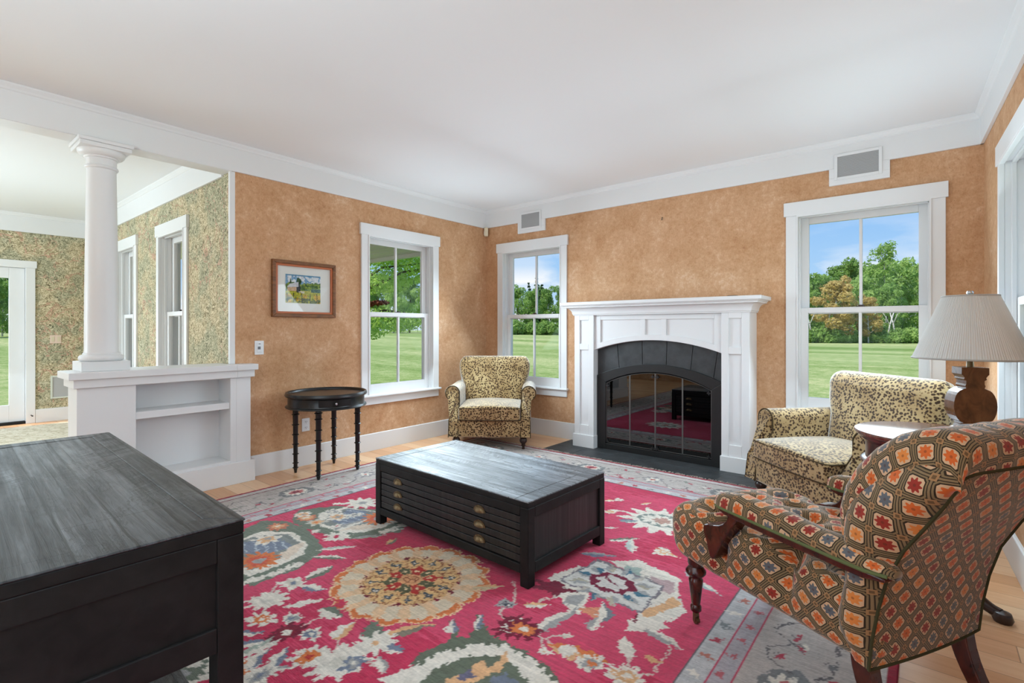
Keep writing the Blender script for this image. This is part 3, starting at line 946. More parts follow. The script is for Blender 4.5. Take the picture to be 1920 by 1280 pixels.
# slate surround: six wedge tiles between the wooden and the metal arch
march = lambda x: arch_z(x, 0.634, 0.762, 0.898)
mb = MB(); mb.box(-0.64, -0.138, 0.0, 0.64, -0.05, 0.9); mb.prism([(x, arch(x) + 0.02) for x in XS] + [(0.64, 0.5), (-0.64, 0.5)], 'y', -0.138, -0.05)
mb.build('surround_backing', dark_gap, t)
J = [(-0.64, -0.64), (-0.414, -0.388), (-0.142, -0.138), (0.114, 0.104), (0.365, 0.338), (0.585, 0.545), (0.64, 0.64)]
mb = MB()
for (t0, b0), (t1, b1) in zip(J[:-1], J[1:]):
    g = 0.0025; pts = []
    xs_t = np.linspace(t0 + g, t1 - g, 6) if t1 - t0 > 0.1 else np.linspace(t0 + g, t1 - g, 2)
    xs_b = np.linspace(b1 - g, b0 + g, 6)
    pts = [(x, arch(x) + 0.012) for x in xs_t] + [(x, (march(x) if abs(x) < 0.634 else 0.762) - 0.02) for x in xs_b]
    mb.prism(pts, 'y', -0.150, -0.137)
mb.build('slate_surround', slate, t, bevel=0.002)
# metal door frame
gi = lambda x: arch_z(x, 0.535, 0.693, 0.822)
mb = MB(); n = 36
xo = list(np.linspace(-0.634, 0.634, n)); xi = list(np.linspace(-0.535, 0.535, n))
for k in range(n - 1):
    mb.prism([(xi[k], gi(xi[k])), (xi[k + 1], gi(xi[k + 1])), (xo[k + 1], march(xo[k + 1])), (xo[k], march(xo[k]))], 'y', -0.172, -0.12)
for s in (-1, 1): mb.prism([(s * 0.634, 0.0), (s * 0.535, 0.0), (s * 0.535, 0.6935), (s * 0.634, 0.7625)], 'y', -0.172, -0.12)
mb.box(-0.535, -0.172, 0.0, 0.535, -0.12, 0.062)
mb.build('door_frame', black_metal, t, merge=0.0004, bevel=0.003)
mb = MB(); mb.box(-0.56, -0.118, 0.02, 0.56, -0.06, 0.86); mb.build('firebox', dark_gap, t)
edges = [-0.535, -0.2675, 0.0, 0.2675, 0.535]
for k in range(4):
    a, b = edges[k] + 0.004, edges[k + 1] - 0.004
    xs = np.linspace(a, b, 9)
    mb = MB(); mb.prism([(x, gi(x) - 0.012) for x in xs] + [(b, 0.072), (a, 0.072)], 'y', -0.160, -0.154)
    gd = mb.build('glass_door', fire_glass, t)
    mb = MB()
    for q in (a, b):
        mb.box(q - 0.0025, -0.163, 0.070, q + 0.0025, -0.152, gi(q) - 0.012)
    mb.tube([(x, -0.158, gi(x) - 0.012) for x in xs], 0.003, 6)
    mb.box(a, -0.163, 0.069, b, -0.152, 0.074)
    mb.build('edge_strip', Mat('dull_edge_metal', rgb(120, 120, 118), 0.4, 0.5, 0.8) if k == 0 else bpy.data.materials['dull_edge_metal'], gd)
    hx = a + 0.02 if k % 2 == 0 else b - 0.02
    for zz in (gi(hx) - 0.045, 0.085):
        mb = MB(); mb.box(hx - 0.016, -0.176, zz - 0.006, hx + 0.016, -0.160, zz + 0.006); mb.tube([(hx, -0.168, zz - 0.016), (hx, -0.168, zz + 0.02)], 0.005, 8)
        mb.build('hinge_clip', black_metal, gd)
# hearth of slate tiles set flush in the floor
mb = MB(); mb.box(-1.05, -0.69, 0.0002, 1.05, -0.0005, 0.0015); mb.build('hearth_bed', slate_gap, t)
mb = MB(); cols = np.linspace(-1.05, 1.05, 7); rws = [-0.69, -0.345, -0.001]
for i in range(6):
    for j in range(2):
        mb.box(cols[i] + 0.002, rws[j] + 0.002, 0.001, cols[i + 1] - 0.002, rws[j + 1] - 0.002, 0.0034)
mb.build('hearth_tile', slate, t, bevel=0.001, seg=1)

t = thing('remote_control', 'small dark remote lying at the back of the white mantel shelf', 'remote', (3.065, -0.13, 1.522), R(4))
mb = MB(); mb.box(-0.045, -0.02, 0, 0.045, 0.02, 0.016); mb.build('case', dark_gap, t, bevel=0.004)
mb = MB()
for i in range(5): mb.box(-0.034 + i * 0.014, -0.008, 0.016, -0.026 + i * 0.014, 0.008, 0.0178)
mb.build('button', ink, t)

# ================================================================== coffee table
def cup_pull(parent, x, y, z, sy):
    """half-round cup pull on a face looking along sy*y"""
    mb = MB(); rows = []
    for i in range(9):
        a = PI * i / 8
        row = []
        for j in range(6):
            b = (PI / 2) * j / 5
            r0 = 0.034
            row.append((x + r0 * math.cos(a) * math.cos(b) * 1.05, y + sy * 0.019 * math.sin(b), z - 0.012 + r0 * 0.82 * math.sin(a) * math.cos(b)))
        rows.append(row)
    mb.grid(rows)
    for i in range(8):
        a0, a1 = PI * i / 8, PI * (i + 1) / 8
        q = lambda a, r_: (x + r_ * math.cos(a) * 1.05, z - 0.012 + r_ * 0.82 * math.sin(a))
        mb.prism([q(a0, 0.033), q(a1, 0.033), q(a1, 0.041), q(a0, 0.041)], 'y', y, y + sy * 0.004)
    o = mb.build('cup_pull', brass, parent, smooth=True, merge=0.0003, angle=50)
    return o


t = thing('coffee_table', 'low black trunk coffee table with flat drawers and brass cup pulls on the red rug', 'table', (2.322, -2.570, 0.011), R(-2.0))
L, D, HT = 0.63, 0.345, 0.412
mb = MB()
for sx in (-1, 1):
    for sy in (-1, 1):
        x0, x1 = sx * L, sx * (L - 0.052); y0, y1 = sy * D, sy * (D - 0.052)
        mb2 = MB(); mb2.box(x0, y0, 0, x1, y1, HT - 0.032); mb2.build('leg', black_rail, t, bevel=0.004)
mb = MB()
for s in (-1, 1):
    mb.box(-L + 0.052, s * D, 0.062, L - 0.052, s * (D - 0.03), 0.105); mb.box(-L + 0.052, s * D, HT - 0.075, L - 0.052, s * (D - 0.03), HT - 0.032)
    mb.box(s * L, -D + 0.052, 0.062, s * (L - 0.03), D - 0.052, 0.115); mb.box(s * L, -D + 0.052, HT - 0.082, s * (L - 0.03), D - 0.052, HT - 0.032)
mb.box(-L + 0.03, -D + 0.035, 0.07, L - 0.03, D - 0.035, 0.085)
mb.build('rail', black_rail, t, bevel=0.003)
for s in (-1, 1):
    mb = MB(); mb.box(s * (L - 0.012), -D + 0.052, 0.11, s * (L - 0.028), D - 0.052, HT - 0.08); mb.build('end_panel', black_end, t)
mb = MB(); mb.box(-L + 0.002, -D + 0.002, HT - 0.0325, L - 0.002, D - 0.002, HT - 0.006); mb.build('top_frame', black_rail, t, bevel=0.003)
mb = MB(); mb.box(-L + 0.085, -D, HT - 0.006, L - 0.085, D, HT)
mb.build('top', coffee_top_m, t, bevel=0.003)
for s in (-1, 1):
    mb = MB(); mb.box(s * (L - 0.0840), -D, HT - 0.006, s * (L + 0.001), D, HT + 0.0005); mb.build('breadboard_end', coffee_top_m, t, bevel=0.003)
zs = [0.108, 0.184, 0.260, 0.334]
for s in (-1, 1):
    for k in range(3):
        mb = MB(); z0, z1 = zs[k] + 0.003, zs[k + 1] - 0.003; zm = (z0 + z1) / 2
        mb.box(-L + 0.056, s * (D - 0.006), z0, L - 0.056, s * (D - 0.028), zm - 0.002); mb.box(-L + 0.056, s * (D - 0.006), zm + 0.002, L - 0.056, s * (D - 0.028), z1)
        mb.box(-L + 0.056, s * (D - 0.011), zm - 0.002, L - 0.056, s * (D - 0.028), zm + 0.002)
        dr = mb.build('drawer', black_side, t, bevel=0.002)
        for x in (-0.40, 0.30 if s < 0 else 0.40): cup_pull(dr, x, s * (D - 0.0065), zm + 0.004, s)

# ================================================================== console desk near the viewer
t = thing('console_table', 'tall black plank-topped console table by the half wall', 'table', (2.232, -4.557, 0.0), R(-2.4))
L, D, HT = 0.805, 0.325, 0.760
for sx in (-1, 1):
    for sy in (-1, 1):
        mb = MB(); mb.box(sx * L, sy * D, 0.0125 if sx > 0 or sy > 0 else 0.0125, sx * (L - 0.062), sy * (D - 0.062), HT - 0.036); mb.build('leg', black_rail, t, bevel=0.004)
mb = MB()
for s in (-1, 1):
    mb.box(s * L, -D + 0.062, 0.445, s * (L - 0.03), D - 0.062, 0.507); mb.box(s * L, -D + 0.062, HT - 0.095, s * (L - 0.03), D - 0.062, HT - 0.036)
    mb.box(-L + 0.062, s * D, 0.445, L - 0.062, s * (D - 0.03), 0.507); mb.box(-L + 0.062, s * D, HT - 0.075, L - 0.062, s * (D - 0.03), HT - 0.036)
mb.build('rail', black_rail, t, bevel=0.003)
for s in (-1, 1):
    mb = MB(); mb.box(s * (L - 0.008), -D + 0.062, 0.505, s * (L - 0.028), D - 0.062, HT - 0.093); mb.build('end_panel', black_rail, t)
mb = MB(); mb.box(-L + 0.062, -D + 0.01, 0.505, L - 0.062, -D + 0.026, HT - 0.073); mb.build('rear_panel', black_rail, t)
for k, (x0, x1) in enumerate(((-L + 0.066, -0.25), (-0.246, 0.246), (0.25, L - 0.066))):
    mb = MB(); mb.box(x0, D - 0.006, 0.511, x1, D - 0.028, HT - 0.079); dr = mb.build('drawer', black_side, t, bevel=0.002)
    cup_pull(dr, (x0 + x1) / 2, D - 0.0065, 0.60, 1)
mb = MB(); mb.box(-L + 0.075, -D + 0.072, HT - 0.006, L - 0.075, D - 0.072, HT - 0.0015); mb.build('top', console_top_m, t, bevel=0.002)
mb = MB()
a, b, c_, d_ = L + 0.003, D + 0.003, L - 0.075, D - 0.072
for pts in ([(-a, -b), (a, -b), (c_, -d_), (-c_, -d_)], [(-c_, d_), (c_, d_), (a, b), (-a, b)], [(-a, -b), (-c_, -d_), (-c_, d_), (-a, b)], [(c_, -d_), (a, -b), (a, b), (c_, d_)]):
    mb.prism(pts, 'z', HT - 0.006, HT)
mb.build('top_border', console_top_m, t, bevel=0.003)
mb = MB(); mb.box(-L, -D, HT - 0.0365, L, D, HT - 0.006); mb.build('top_frame', black_rail, t, bevel=0.003)
mb = MB(); mb.box(-L + 0.02, -D + 0.02, 0.15, L - 0.02, D - 0.02, 0.185); mb.build('lower_shelf', console_top_m, t, bevel=0.003)

# ================================================================== oval black side table
t = thing('side_table', 'round black lacquer side table with tray top and ringed legs', 'table', (0.357, -2.45, 0.0), 0)
RT = 0.328
pr = [(0, 0.575), (0.315, 0.575), (0.330, 0.577), (0.334, 0.583), (0.330, 0.590), (0.318, 0.593), (0.314, 0.60), (0.314, 0.662), (0.320, 0.668), (0.332, 0.672), (0.338, 0.682), (0.336, 0.692), (0.331, 0.703), (0.324, 0.7035), (0.319, 0.700), (0.314, 0.684), (0.0, 0.684)]
mb = MB(); mb.lathe(pr, 72); mb.build('tray_top', black_lacquer, t, smooth=True, angle=38)
# curved drawer facing the room with a steel knob
mb = MB(); rows = []
for a in np.linspace(-0.42, 0.42, 15):
    rows.append([(0.3135 * math.cos(a), 0.3135 * math.sin(a), 0.603), (0.319 * math.cos(a), 0.319 * math.sin(a), 0.605), (0.319 * math.cos(a), 0.319 * math.sin(a), 0.657), (0.3135 * math.cos(a), 0.3135 * math.sin(a), 0.659)])
mb.grid(rows, closed_v=True, cap=True)
dr = mb.build('drawer', black_lacquer, t, smooth=True, angle=40); dr.rotation_euler.z = R(-18)
mb = MB(); mb.tube([(0.318, 0, 0.631), (0.328, 0, 0.631), (0.334, 0, 0.631), (0.340, 0, 0.631), (0.344, 0, 0.631)], [0.004, 0.004, 0.009, 0.009, 0.004], 12)
mb.build('knob', steel, dr, smooth=True)
rings = [0.555, 0.505, 0.415, 0.330, 0.247, 0.163, 0.085, 0.045]
for x, y in ((-0.183, -0.187), (0.196, -0.19), (-0.205, 0.192), (0.178, 0.188)):
    zb = 0.0115 if x > 0 else 0.0                 # the two room-side legs stand on the rug
    pr = [(0.0, zb), (0.0105, zb), (0.0125, 0.02)]
    for z in sorted(rings):
        r0 = 0.0150 + 0.0085 * z / 0.57
        pr += [(r0, z - 0.012), (r0 + 0.001, z - 0.005), (r0 + 0.009, z - 0.002), (r0 + 0.0105, z), (r0 + 0.008, z + 0.003), (r0 + 0.001, z + 0.006)]
    pr += [(0.022, 0.577), (0, 0.577)]
    mb = MB(); mb.lathe(pr, 18, (x, y, 0.0)); lo = mb.build('leg', black_lacquer, t, smooth=True, angle=45)

# ================================================================== drum table and lamp
TX, TY = 4.415, -1.722
t = thing('drum_table', 'round mahogany pedestal table between the spotted and the tapestry armchairs', 'table', (TX, TY, 0.0), R(20))
pr = [(0, 0.722), (0.288, 0.722), (0.300, 0.726), (0.308, 0.734), (0.310, 0.742), (0.306, 0.749), (0.298, 0.752), (0.0, 0.7525)]
mb = MB(); mb.lathe(pr, 72); mb.build('tabletop', mahogany_top, t, smooth=True, angle=35)
pr = [(0, 0.585), (0.270, 0.585), (0.282, 0.590), (0.285, 0.600), (0.276, 0.608), (0.262, 0.612), (0.262, 0.692), (0.272, 0.702), (0.286, 0.710), (0.288, 0.722), (0, 0.722)]
mb = MB(); mb.lathe(pr, 72); mb.build('drum_apron', mahogany, t, smooth=True, angle=35)
pr = [(0, 0.12), (0.05, 0.12), (0.055, 0.16), (0.045, 0.19), (0.03, 0.22), (0.035, 0.28), (0.052, 0.34), (0.048, 0.40), (0.03, 0.45), (0.028, 0.50), (0.04, 0.52), (0.055, 0.55), (0.09, 0.575), (0.09, 0.585), (0, 0.585)]
mb = MB(); mb.lathe(pr, 28); mb.build('pedestal', mahogany, t, smooth=True)
for k in range(3):
    a = R(-50 + 120 * k)
    path = []; rad = []
    for f in np.linspace(0, 1, 10):
        r_ = 0.03 + 0.225 * f; z = 0.19 - 0.16 * math.sin(f * PI / 2) ** 1.2
        path.append((r_ * math.cos(a), r_ * math.sin(a), max(z, 0.026))); rad.append(0.030 - 0.008 * f)
    mb = MB(); mb.tube(path, rad, 10)
    zb = 0.0115 if k == 2 else 0.0
    mb.lathe([(0, zb), (0.03, zb), (0.036, 0.014), (0.028, 0.04), (0, 0.048)], 14, (0.262 * math.cos(a), 0.262 * math.sin(a), 0.0))
    mb.build('foot', dark_leg, t, smooth=True)

LX, LY = 4.548, -1.672
t = thing('table_lamp', 'table lamp with walnut vase base and white pleated shade', 'lamp', (LX, LY, 0.753), R(21))
# vase silhouette cut from a slab, front face towards the sofa side
half = [(0.085, 0.0), (0.085, 0.022), (0.060, 0.030), (0.048, 0.048), (0.055, 0.062)]
half += [(0.045 + 0.050 * math.sin(a), 0.136 - 0.078 * math.cos(a)) for a in np.linspace(0.25, PI - 0.45, 12)]
half += [(0.040, 0.218), (0.044, 0.228), (0.040, 0.236), (0.040, 0.252), (0.050, 0.258), (0.047, 0.266), (0.055, 0.276), (0.060, 0.280), (0.060, 0.312), (0.0, 0.314)]
half = [(x * 0.85, z) for x, z in half]
pts = half + [(-x, z) for x, z in reversed(half[:-1])]
mb = MB(); mb.prism(pts, 'y', -0.045, 0.045); mb.build('vase_base', walnut, t, bevel=0.003)
mb = MB(); mb.lathe([(0, 0.312), (0.014, 0.312), (0.012, 0.352), (0, 0.352)], 16); mb.build('neck', brass, t, smooth=True, angle=40)
mb = MB(); mb.lathe([(0, 0.352), (0.022, 0.352), (0.022, 0.358), (0.017, 0.362), (0.017, 0.40), (0.013, 0.412), (0, 0.412)], 18); mb.box(0.014, -0.004, 0.372, 0.034, 0.004, 0.380)
mb.build('socket', black_metal, t, smooth=True, angle=40)
mb = MB(); mb.lathe([(0, 0.412), (0.012, 0.414), (0.016, 0.43), (0.028, 0.46), (0.03, 0.48), (0.022, 0.502), (0, 0.512)], 18); mb.build('bulb', plastic, t, smooth=True)
mb = MB()
for s in (-1, 1):
    mb.tube([(s * 0.02, 0, 0.362), (s * 0.055, 0, 0.42), (s * 0.058, 0, 0.52), (s * 0.03, 0, 0.60), (0, 0, 0.632)], 0.0022, 6)
mb.build('harp', brass, t, smooth=True)
SB, ST = 0.352, 0.640
def pleat_rows(off):
    rows = []; n = 288
    for f in np.linspace(0, 1, 8):
        rr = 0.212 - 0.112 * f; z = SB + (ST - SB) * f
        rows.append([((rr + off + 0.0016 * (k % 2)) * math.cos(2 * PI * k / n + 0.04 * math.sin(k * 1.7) * (f - 0.5) * 0.3), (rr + off + 0.0016 * (k % 2)) * math.sin(2 * PI * k / n), z) for k in range(n)])
    return rows
mb = MB(); mb.grid(pleat_rows(0.0), closed_v=True)
mb.grid([r_[::-1] for r_ in pleat_rows(-0.004)], closed_v=True)
mb.build('shade', shade_m, t)
mb = MB()
mb.tube([(0.2125 * math.cos(a), 0.2125 * math.sin(a), SB) for a in np.linspace(0, 2 * PI, 72, endpoint=False)], 0.0042, 8, closed=True)
mb.build('lower_ring', shade_trim, t, smooth=True)
mb = MB()
mb.tube([(0.1005 * math.cos(a), 0.1005 * math.sin(a), ST) for a in np.linspace(0, 2 * PI, 48, endpoint=False)], 0.0038, 8, closed=True)
for a in (0, 2 * PI / 3, 4 * PI / 3): mb.tube([(0.1 * math.cos(a), 0.1 * math.sin(a), ST - 0.004), (0, 0, ST - 0.010)], 0.002, 6)
mb.build('upper_ring', shade_trim, t, smooth=True)
mb = MB(); mb.lathe([(0, 0.632), (0.008, 0.632), (0.008, 0.640), (0.005, 0.644), (0.012, 0.650), (0.0135, 0.657), (0.010, 0.664), (0, 0.667)], 16); mb.build('finial', steel, t, smooth=True)

# ================================================================== leopard armchairs
def arc_pts(cx, cy, r, a0, a1, n):
    return [(cx + r * math.cos(a), cy + r * math.sin(a)) for a in np.linspace(a0, a1, n)]


def sm(a, b, x):
    x = min(1, max(0, (x - a) / (b - a))); return x * x * (3 - 2 * x)


def bump_fn(x, w): return math.exp(-(x / w) ** 2)


def setb(z):
    """the scrolled part of the arm stands back behind a rounded shoulder"""
    return 0.15 * sm(0.27, 0.40, z)


def club_chair(loc, rotz, label, wide=1.0):
    """local: x across, +y the way it faces, front edge at y=0"""
    t = thing('armchair', label, 'armchair', loc, rotz, 'leopard print armchairs')
    # seat base
    mb = MB()
    def d(x, y, z):
        k = sm(-0.05, 0.09, z)
        return x, y + (0.012 * (1 - (x / 0.35) ** 2) if y > 0 else 0), z
    mb.rbox((0, -0.41, 0.215), (0.80, 0.80, 0.175), 0.022, (10, 8, 4), 3, d)
    mb.build('seat_base', leo, t, smooth='all', merge=0.0005)
    # rolled arms
    for s in (-1, 1):
        prof = [(0.318, 0.128), (0.318, 0.30), (0.322, 0.48)]
        prof += [(0.325, 0.53)] + arc_pts(0.398, 0.560, 0.075, R(170), R(-118), 22)
        prof += [(0.378, 0.488), (0.400, 0.455), (0.402, 0.40), (0.412, 0.34), (0.416, 0.30), (0.418, 0.128)]
        mb = MB(); rows = []; N = len(prof)
        cx = sum(p[0] for p in prof) / N; cz = sum(p[1] for p in prof) / N
        ys = [(-0.80, 0.0), (-0.79, 0.01)] + [(y, 0.012) for y in np.linspace(-0.78, -0.05, 9)] + [(-0.02, 0.011), (-0.006, 0.008), (0.002, 0.0)]
        for y, g in ys:
            row = []
            for x, z in prof:
                vx, vz = x - cx, z - cz; ln = math.hypot(vx, vz) or 1
                drop = 0.05 * sm(-0.35, -0.80, y) * sm(0.4, 0.6, z)
                flare = 0.010 * sm(-0.25, 0.0, y) * sm(0.45, 0.6, z)
                row.append((s * (x + vx / ln * (g - 0.012) + flare * (1 if x > 0.39 else 0)), y - setb(z) * (y + 0.8) / 0.8, z + vz / ln * (g - 0.012)))
            rows.append(row)
        mb.grid(rows, closed_v=True, cap=True)
        arm = mb.build('arm', leo, t, smooth=True, angle=50)
        mb = MB()
        path = [(s * (p[0] * 0.985 + cx * 0.015), 0.0005 - setb(p[1]), p[1]) for p in prof]
        mb.tube(path, 0.005, 6); mb.build('piping', leo_pipe, arm, smooth=True)
        mb = MB(); pr2 = []
        for x, z in prof:
            vx, vz = x - 0.385, z - 0.36
            pr2.append((s * (x - 0.13 * vx), z - 0.03 * vz))
        mb.prism(pr2, 'y', -0.002, 0.005); mb.v = [(a_, b_ - setb(c_), c_) for a_, b_, c_ in mb.v]; mb.build('arm_front', leo, arm, bevel=0.002)
    # loose cushion with crowned top
    mb = MB()
    def dc(x, y, z):
        cr = (1 - (x / 0.34) ** 2) * (1 - (y / 0.40) ** 2)
        cr = max(cr, 0)
        if z > 0: z += 0.045 * cr
        if y > 0: y += 0.022 * (1 - (x / 0.34) ** 2)
        return x, y, z
    mb.rbox((0, -0.295, 0.367), (0.628, 0.62, 0.132), 0.022, (12, 10, 4), 3, dc)
    cu = mb.build('seat_cushion', leo, t, smooth='all', merge=0.0005)
    mb = MB()
    for z in (0.312, 0.424):
        path = []
        for x in np.linspace(-0.302, 0.302, 25):
            path.append((x, 0.0115 + 0.022 * (1 - (x / 0.34) ** 2), z + (0.003 if z > 0.4 else -0.003)))
        path = [(-0.314, -0.50, z)] + [(-0.314, -0.02, z)] + path + [(0.314, -0.02, z), (0.314, -0.50, z)]
        mb.tube(path, 0.0048, 6)
    mb.build('cushion_piping', leo_pipe, cu, smooth=True)
    # back with rolled top, lofted across its width
    prof = [(-0.56, 0.32), (-0.585, 0.46), (-0.615, 0.60), (-0.645, 0.72), (-0.662, 0.80)]
    prof += [(-0.745 + 0.085 * math.cos(a), 0.832 + 0.088 * math.sin(a)) for a in np.linspace(0.0, PI * 1.02, 14)]
    prof += [(-0.84, 0.78), (-0.835, 0.60), (-0.822, 0.40), (-0.81, 0.13), (-0.60, 0.13)]
    spine = [(-0.72, z) for _, z in prof]
    xs = np.linspace(-1, 1, 27)
    rows = []
    for u in xs:
        e = 1 - abs(u); Rr = 0.20
        k = 1.0 if e > Rr else math.sqrt(max(0.0, 1 - (1 - e / Rr) ** 2))
        k = 0.45 + 0.55 * k
        row = []
        for (y, z) in prof:
            hw = 0.345 + 0.062 * sm(0.55, 0.78, z) - 0.012 * sm(0.86, 0.93, z)
            y2 = -0.745 + (y + 0.745) * k
            z2 = z - (1 - k) * 0.085 * sm(0.72, 0.92, z)
            crown = 0.018 * (1 - u * u) if y > -0.70 and z < 0.85 else 0
            row.append((u * hw, y2 + crown, z2))
        rows.append(row)
    mb = MB(); mb.grid(rows, closed_v=True, cap=True)
    mb.build('backrest', leo, t, smooth='all')
    for s in (-1, 1):
        mb = MB(); pr = [(0, 0.0), (0.014, 0.0), (0.016, 0.012), (0.013, 0.022), (0.017, 0.032), (0.026, 0.040), (0.017, 0.050), (0.022, 0.058), (0.037, 0.076), (0.040, 0.094), (0.033, 0.112), (0.024, 0.122), (0.024, 0.135), (0, 0.135)]
        mb.lathe(pr, 24, (s * 0.345, -0.07, 0)); mb.build('leg', dark_leg, t, smooth=True, angle=60)
        mb = MB(); pts = []
        mb.prism([(-0.022, -0.010), (0.022, -0.010), (0.026, 0.135), (-0.026, 0.135)], 'y', -0.80, -0.752); o = mb.build('leg', dark_leg, t, bevel=0.004); o.location.x = s * 0.345
        mb = MB()
    t.scale.x = wide
    return t


_f1 = math.atan2(-0.80, 0.60) - PI / 2
club_chair((0.962, -1.012, 0.0115), _f1, 'leopard print armchair standing in the room corner between two windows')
_f2 = math.atan2(-0.748, -0.665) - PI / 2
club_chair((3.690, -1.110, 0.0115), _f2, 'leopard print armchair beside the fireplace under the window, behind the mahogany table', 1.10)

# ================================================================== tapestry armchair
RLx, RLy = 4.239, -3.059
_fa = math.atan2(0.486, -0.874) - PI / 2
t = thing('armchair', 'buttoned armchair in orange and brown lattice tapestry with mahogany arm rails', 'armchair', (RLx, RLy, 0.0), _fa)
WD = 0.53                                    # rear corner to rear corner, local x from 0 to WD
XC = WD / 2

# seat body: rounded block, tufted top, gathered sides, rolled front
def seat_def(x, y, z):
    X, Y, Z = x, y, z
    front = sm(0.10, 0.40, y)
    # plan: slightly wider towards the front
    X *= 1.0 + 0.06 * sm(-0.2, 0.3, y)
    # top: dips at staggered buttons with pleats between them
    if z > 0.06:
        tz = sm(0.06, 0.115, z)
        d = 0.0
        for r_, by in enumerate((-0.30, -0.16, -0.02, 0.12, 0.26)):
            offs = (-0.17, 0.0, 0.17) if r_ % 2 == 0 else (-0.085, 0.085, -0.255, 0.255)
            for bx in offs:
                q = math.hypot(x - bx, y - by); d += 0.058 * math.exp(-(q / 0.040) ** 2) + 0.012 * math.exp(-(q / 0.09) ** 2)
        crown = 0.050 * (1 - (x / 0.30) ** 2) * (1 - (y / 0.46) ** 2)
        Z += tz * (max(crown, 0) - d + 0.012)
        if y > 0.33: Z -= 0.030 * sm(0.33, 0.44, y) * tz
    # sides: three gathered lobes divided by creases that open towards the top
    if abs(x) > 0.2:
        zz = sm(-0.13, 0.10, z)
        s = 1 if x > 0 else -1
        cre = sum(bump_fn(y - c, 0.030) for c in (0.135, -0.135)) * 0.046 * zz
        lobe = 0.032 * zz * (abs(math.sin((y - 0.135) / 0.27 * PI)) if -0.42 < y < 0.42 else 0)
        X += s * (lobe - cre)
    # rolled nose
    if y > 0.30:
        Y += 0.028 * sm(0.30, 0.42, y) * (1 - ((z - 0.02) / 0.13) ** 2)
        Y -= 0.02 * sm(-0.02, -0.12, z) * sm(0.3, 0.42, y)
    return X, Y, Z


mb = MB(); mb.rbox((XC, 0.375, 0.380), (0.545, 0.83, 0.225), 0.055, (30, 42, 8), 4, seat_def)
seat = mb.build('seat', weave_side, t, smooth='all', merge=0.0006)
for r_, by in enumerate((-0.30, -0.16, -0.02, 0.12, 0.26)):
    for bx in ((-0.17, 0.0, 0.17) if r_ % 2 == 0 else (-0.085, 0.085)):
        X, Y, Z = seat_def(bx, by, 0.1125)
        mb = MB(); mb.lathe([(0, -0.004), (0.012, -0.004), (0.013, 0.0), (0.008, 0.006), (0, 0.008)], 12, (XC + X, 0.375 + Y, 0.380 + Z))
        mb.build('tufting_button', weave_side, seat, smooth=True)

# back: raked, thick rolled bolster whose outside face is a flat panel
prof = [(-0.028, 0.27), (-0.037, 0.36), (-0.055, 0.46), (-0.082, 0.56), (-0.128, 0.655), (-0.180, 0.742), (-0.222, 0.82), (-0.252, 0.885)]
NB = len(prof)
prof += [(-0.268, 0.925), (-0.266, 0.955), (-0.240, 0.977), (-0.195, 0.985), (-0.140, 0.975), (-0.085, 0.950), (-0.030, 0.905), (0.020, 0.845), (0.052, 0.780), (0.066, 0.710), (0.062, 0.640), (0.048, 0.570), (0.060, 0.500), (0.085, 0.420), (0.085, 0.34), (0.02, 0.275)]


def back_seam(z):
    for (y0, z0), (y1, z1) in zip(prof[:NB], prof[1:NB + 1]):
        if z <= z1: return y0 + (y1 - y0) * max(0, min(1, (z - z0) / (z1 - z0)))
    return prof[NB][0]


def back_row(u):
    """u in -1..1 across the width"""
    e = 1 - abs(u); Rr = 0.30
    k = 1.0 if e >= Rr else math.sqrt(max(0.0, 1 - (1 - e / Rr) ** 2))
    row = []
    for i, (y, z) in enumerate(prof):
        hi = sm(0.62, 0.97, z)
        hw = XC + 0.030 * sm(0.45, 0.75, z) * (1 if i >= NB else 0.55)
        if i < NB:
            row.append((XC + u * hw, y - 0.012 * (1 - u * u), z - 0.03 * hi * (1 - k)))
        else:
            ys = back_seam(min(z, 0.885))
            kk = 0.80 + 0.20 * k
            y2 = ys + (y - ys) * kk
            z2 = z - (1 - k) * 0.085 * hi
            # tufted folds on the inner face and over the top
            dip = 0
            if 0.55 < z:
                for fu in (-0.30, 0.0, 0.30): dip += 0.010 * bump_fn(u - fu, 0.08) * sm(0.75, 0.92, z)
                for bz, us in ((0.80, (-0.15, 0.15)), (0.66, (-0.34, 0.0, 0.34))):
                    for fu in us: dip += 0.03 * math.exp(-((u - fu) / 0.11) ** 2 - ((z - bz) / 0.04) ** 2)
            row.append((XC + u * hw * (1 + 0.03 * (1 - k) * 0), y2 - dip * (1 if y > -0.2 else 0.4), z2 - dip * 0.5 * sm(0.85, 0.97, z)))
    return row


us = [-1, -0.985, -0.96, -0.92, -0.87, -0.80, -0.72, -0.64, -0.56] + list(np.linspace(-0.48, 0.48, 17)) + [0.56, 0.64, 0.72, 0.80, 0.87, 0.92, 0.96, 0.985, 1]
rows = [back_row(u) for u in us]
# split into the cushion side (front/top) and the flat outside panel, each its own piece of cloth
arc = [0.0]
for a, b in zip(prof[:-1], prof[1:]): arc.append(arc[-1] + math.hypot(b[0] - a[0], b[1] - a[1]))
mb = MB()
cush = [r_[NB - 1:] + [r_[0]] for r_ in rows]
CU = np.array(cush); seg = np.linalg.norm(np.diff(CU, axis=0), axis=2); cum = np.concatenate([np.zeros((1, CU.shape[1])), np.cumsum(seg, 0)], 0); cum -= cum[len(us) // 2]
cum = np.minimum.accumulate(cum[::-1], 0)[::-1]
mb.grid(cush, uv=lambda i, j: (float(cum[min(i, len(us) - 1), min(j, CU.shape[1] - 1)]), arc[min(NB - 1 + j, len(arc) - 1)]))
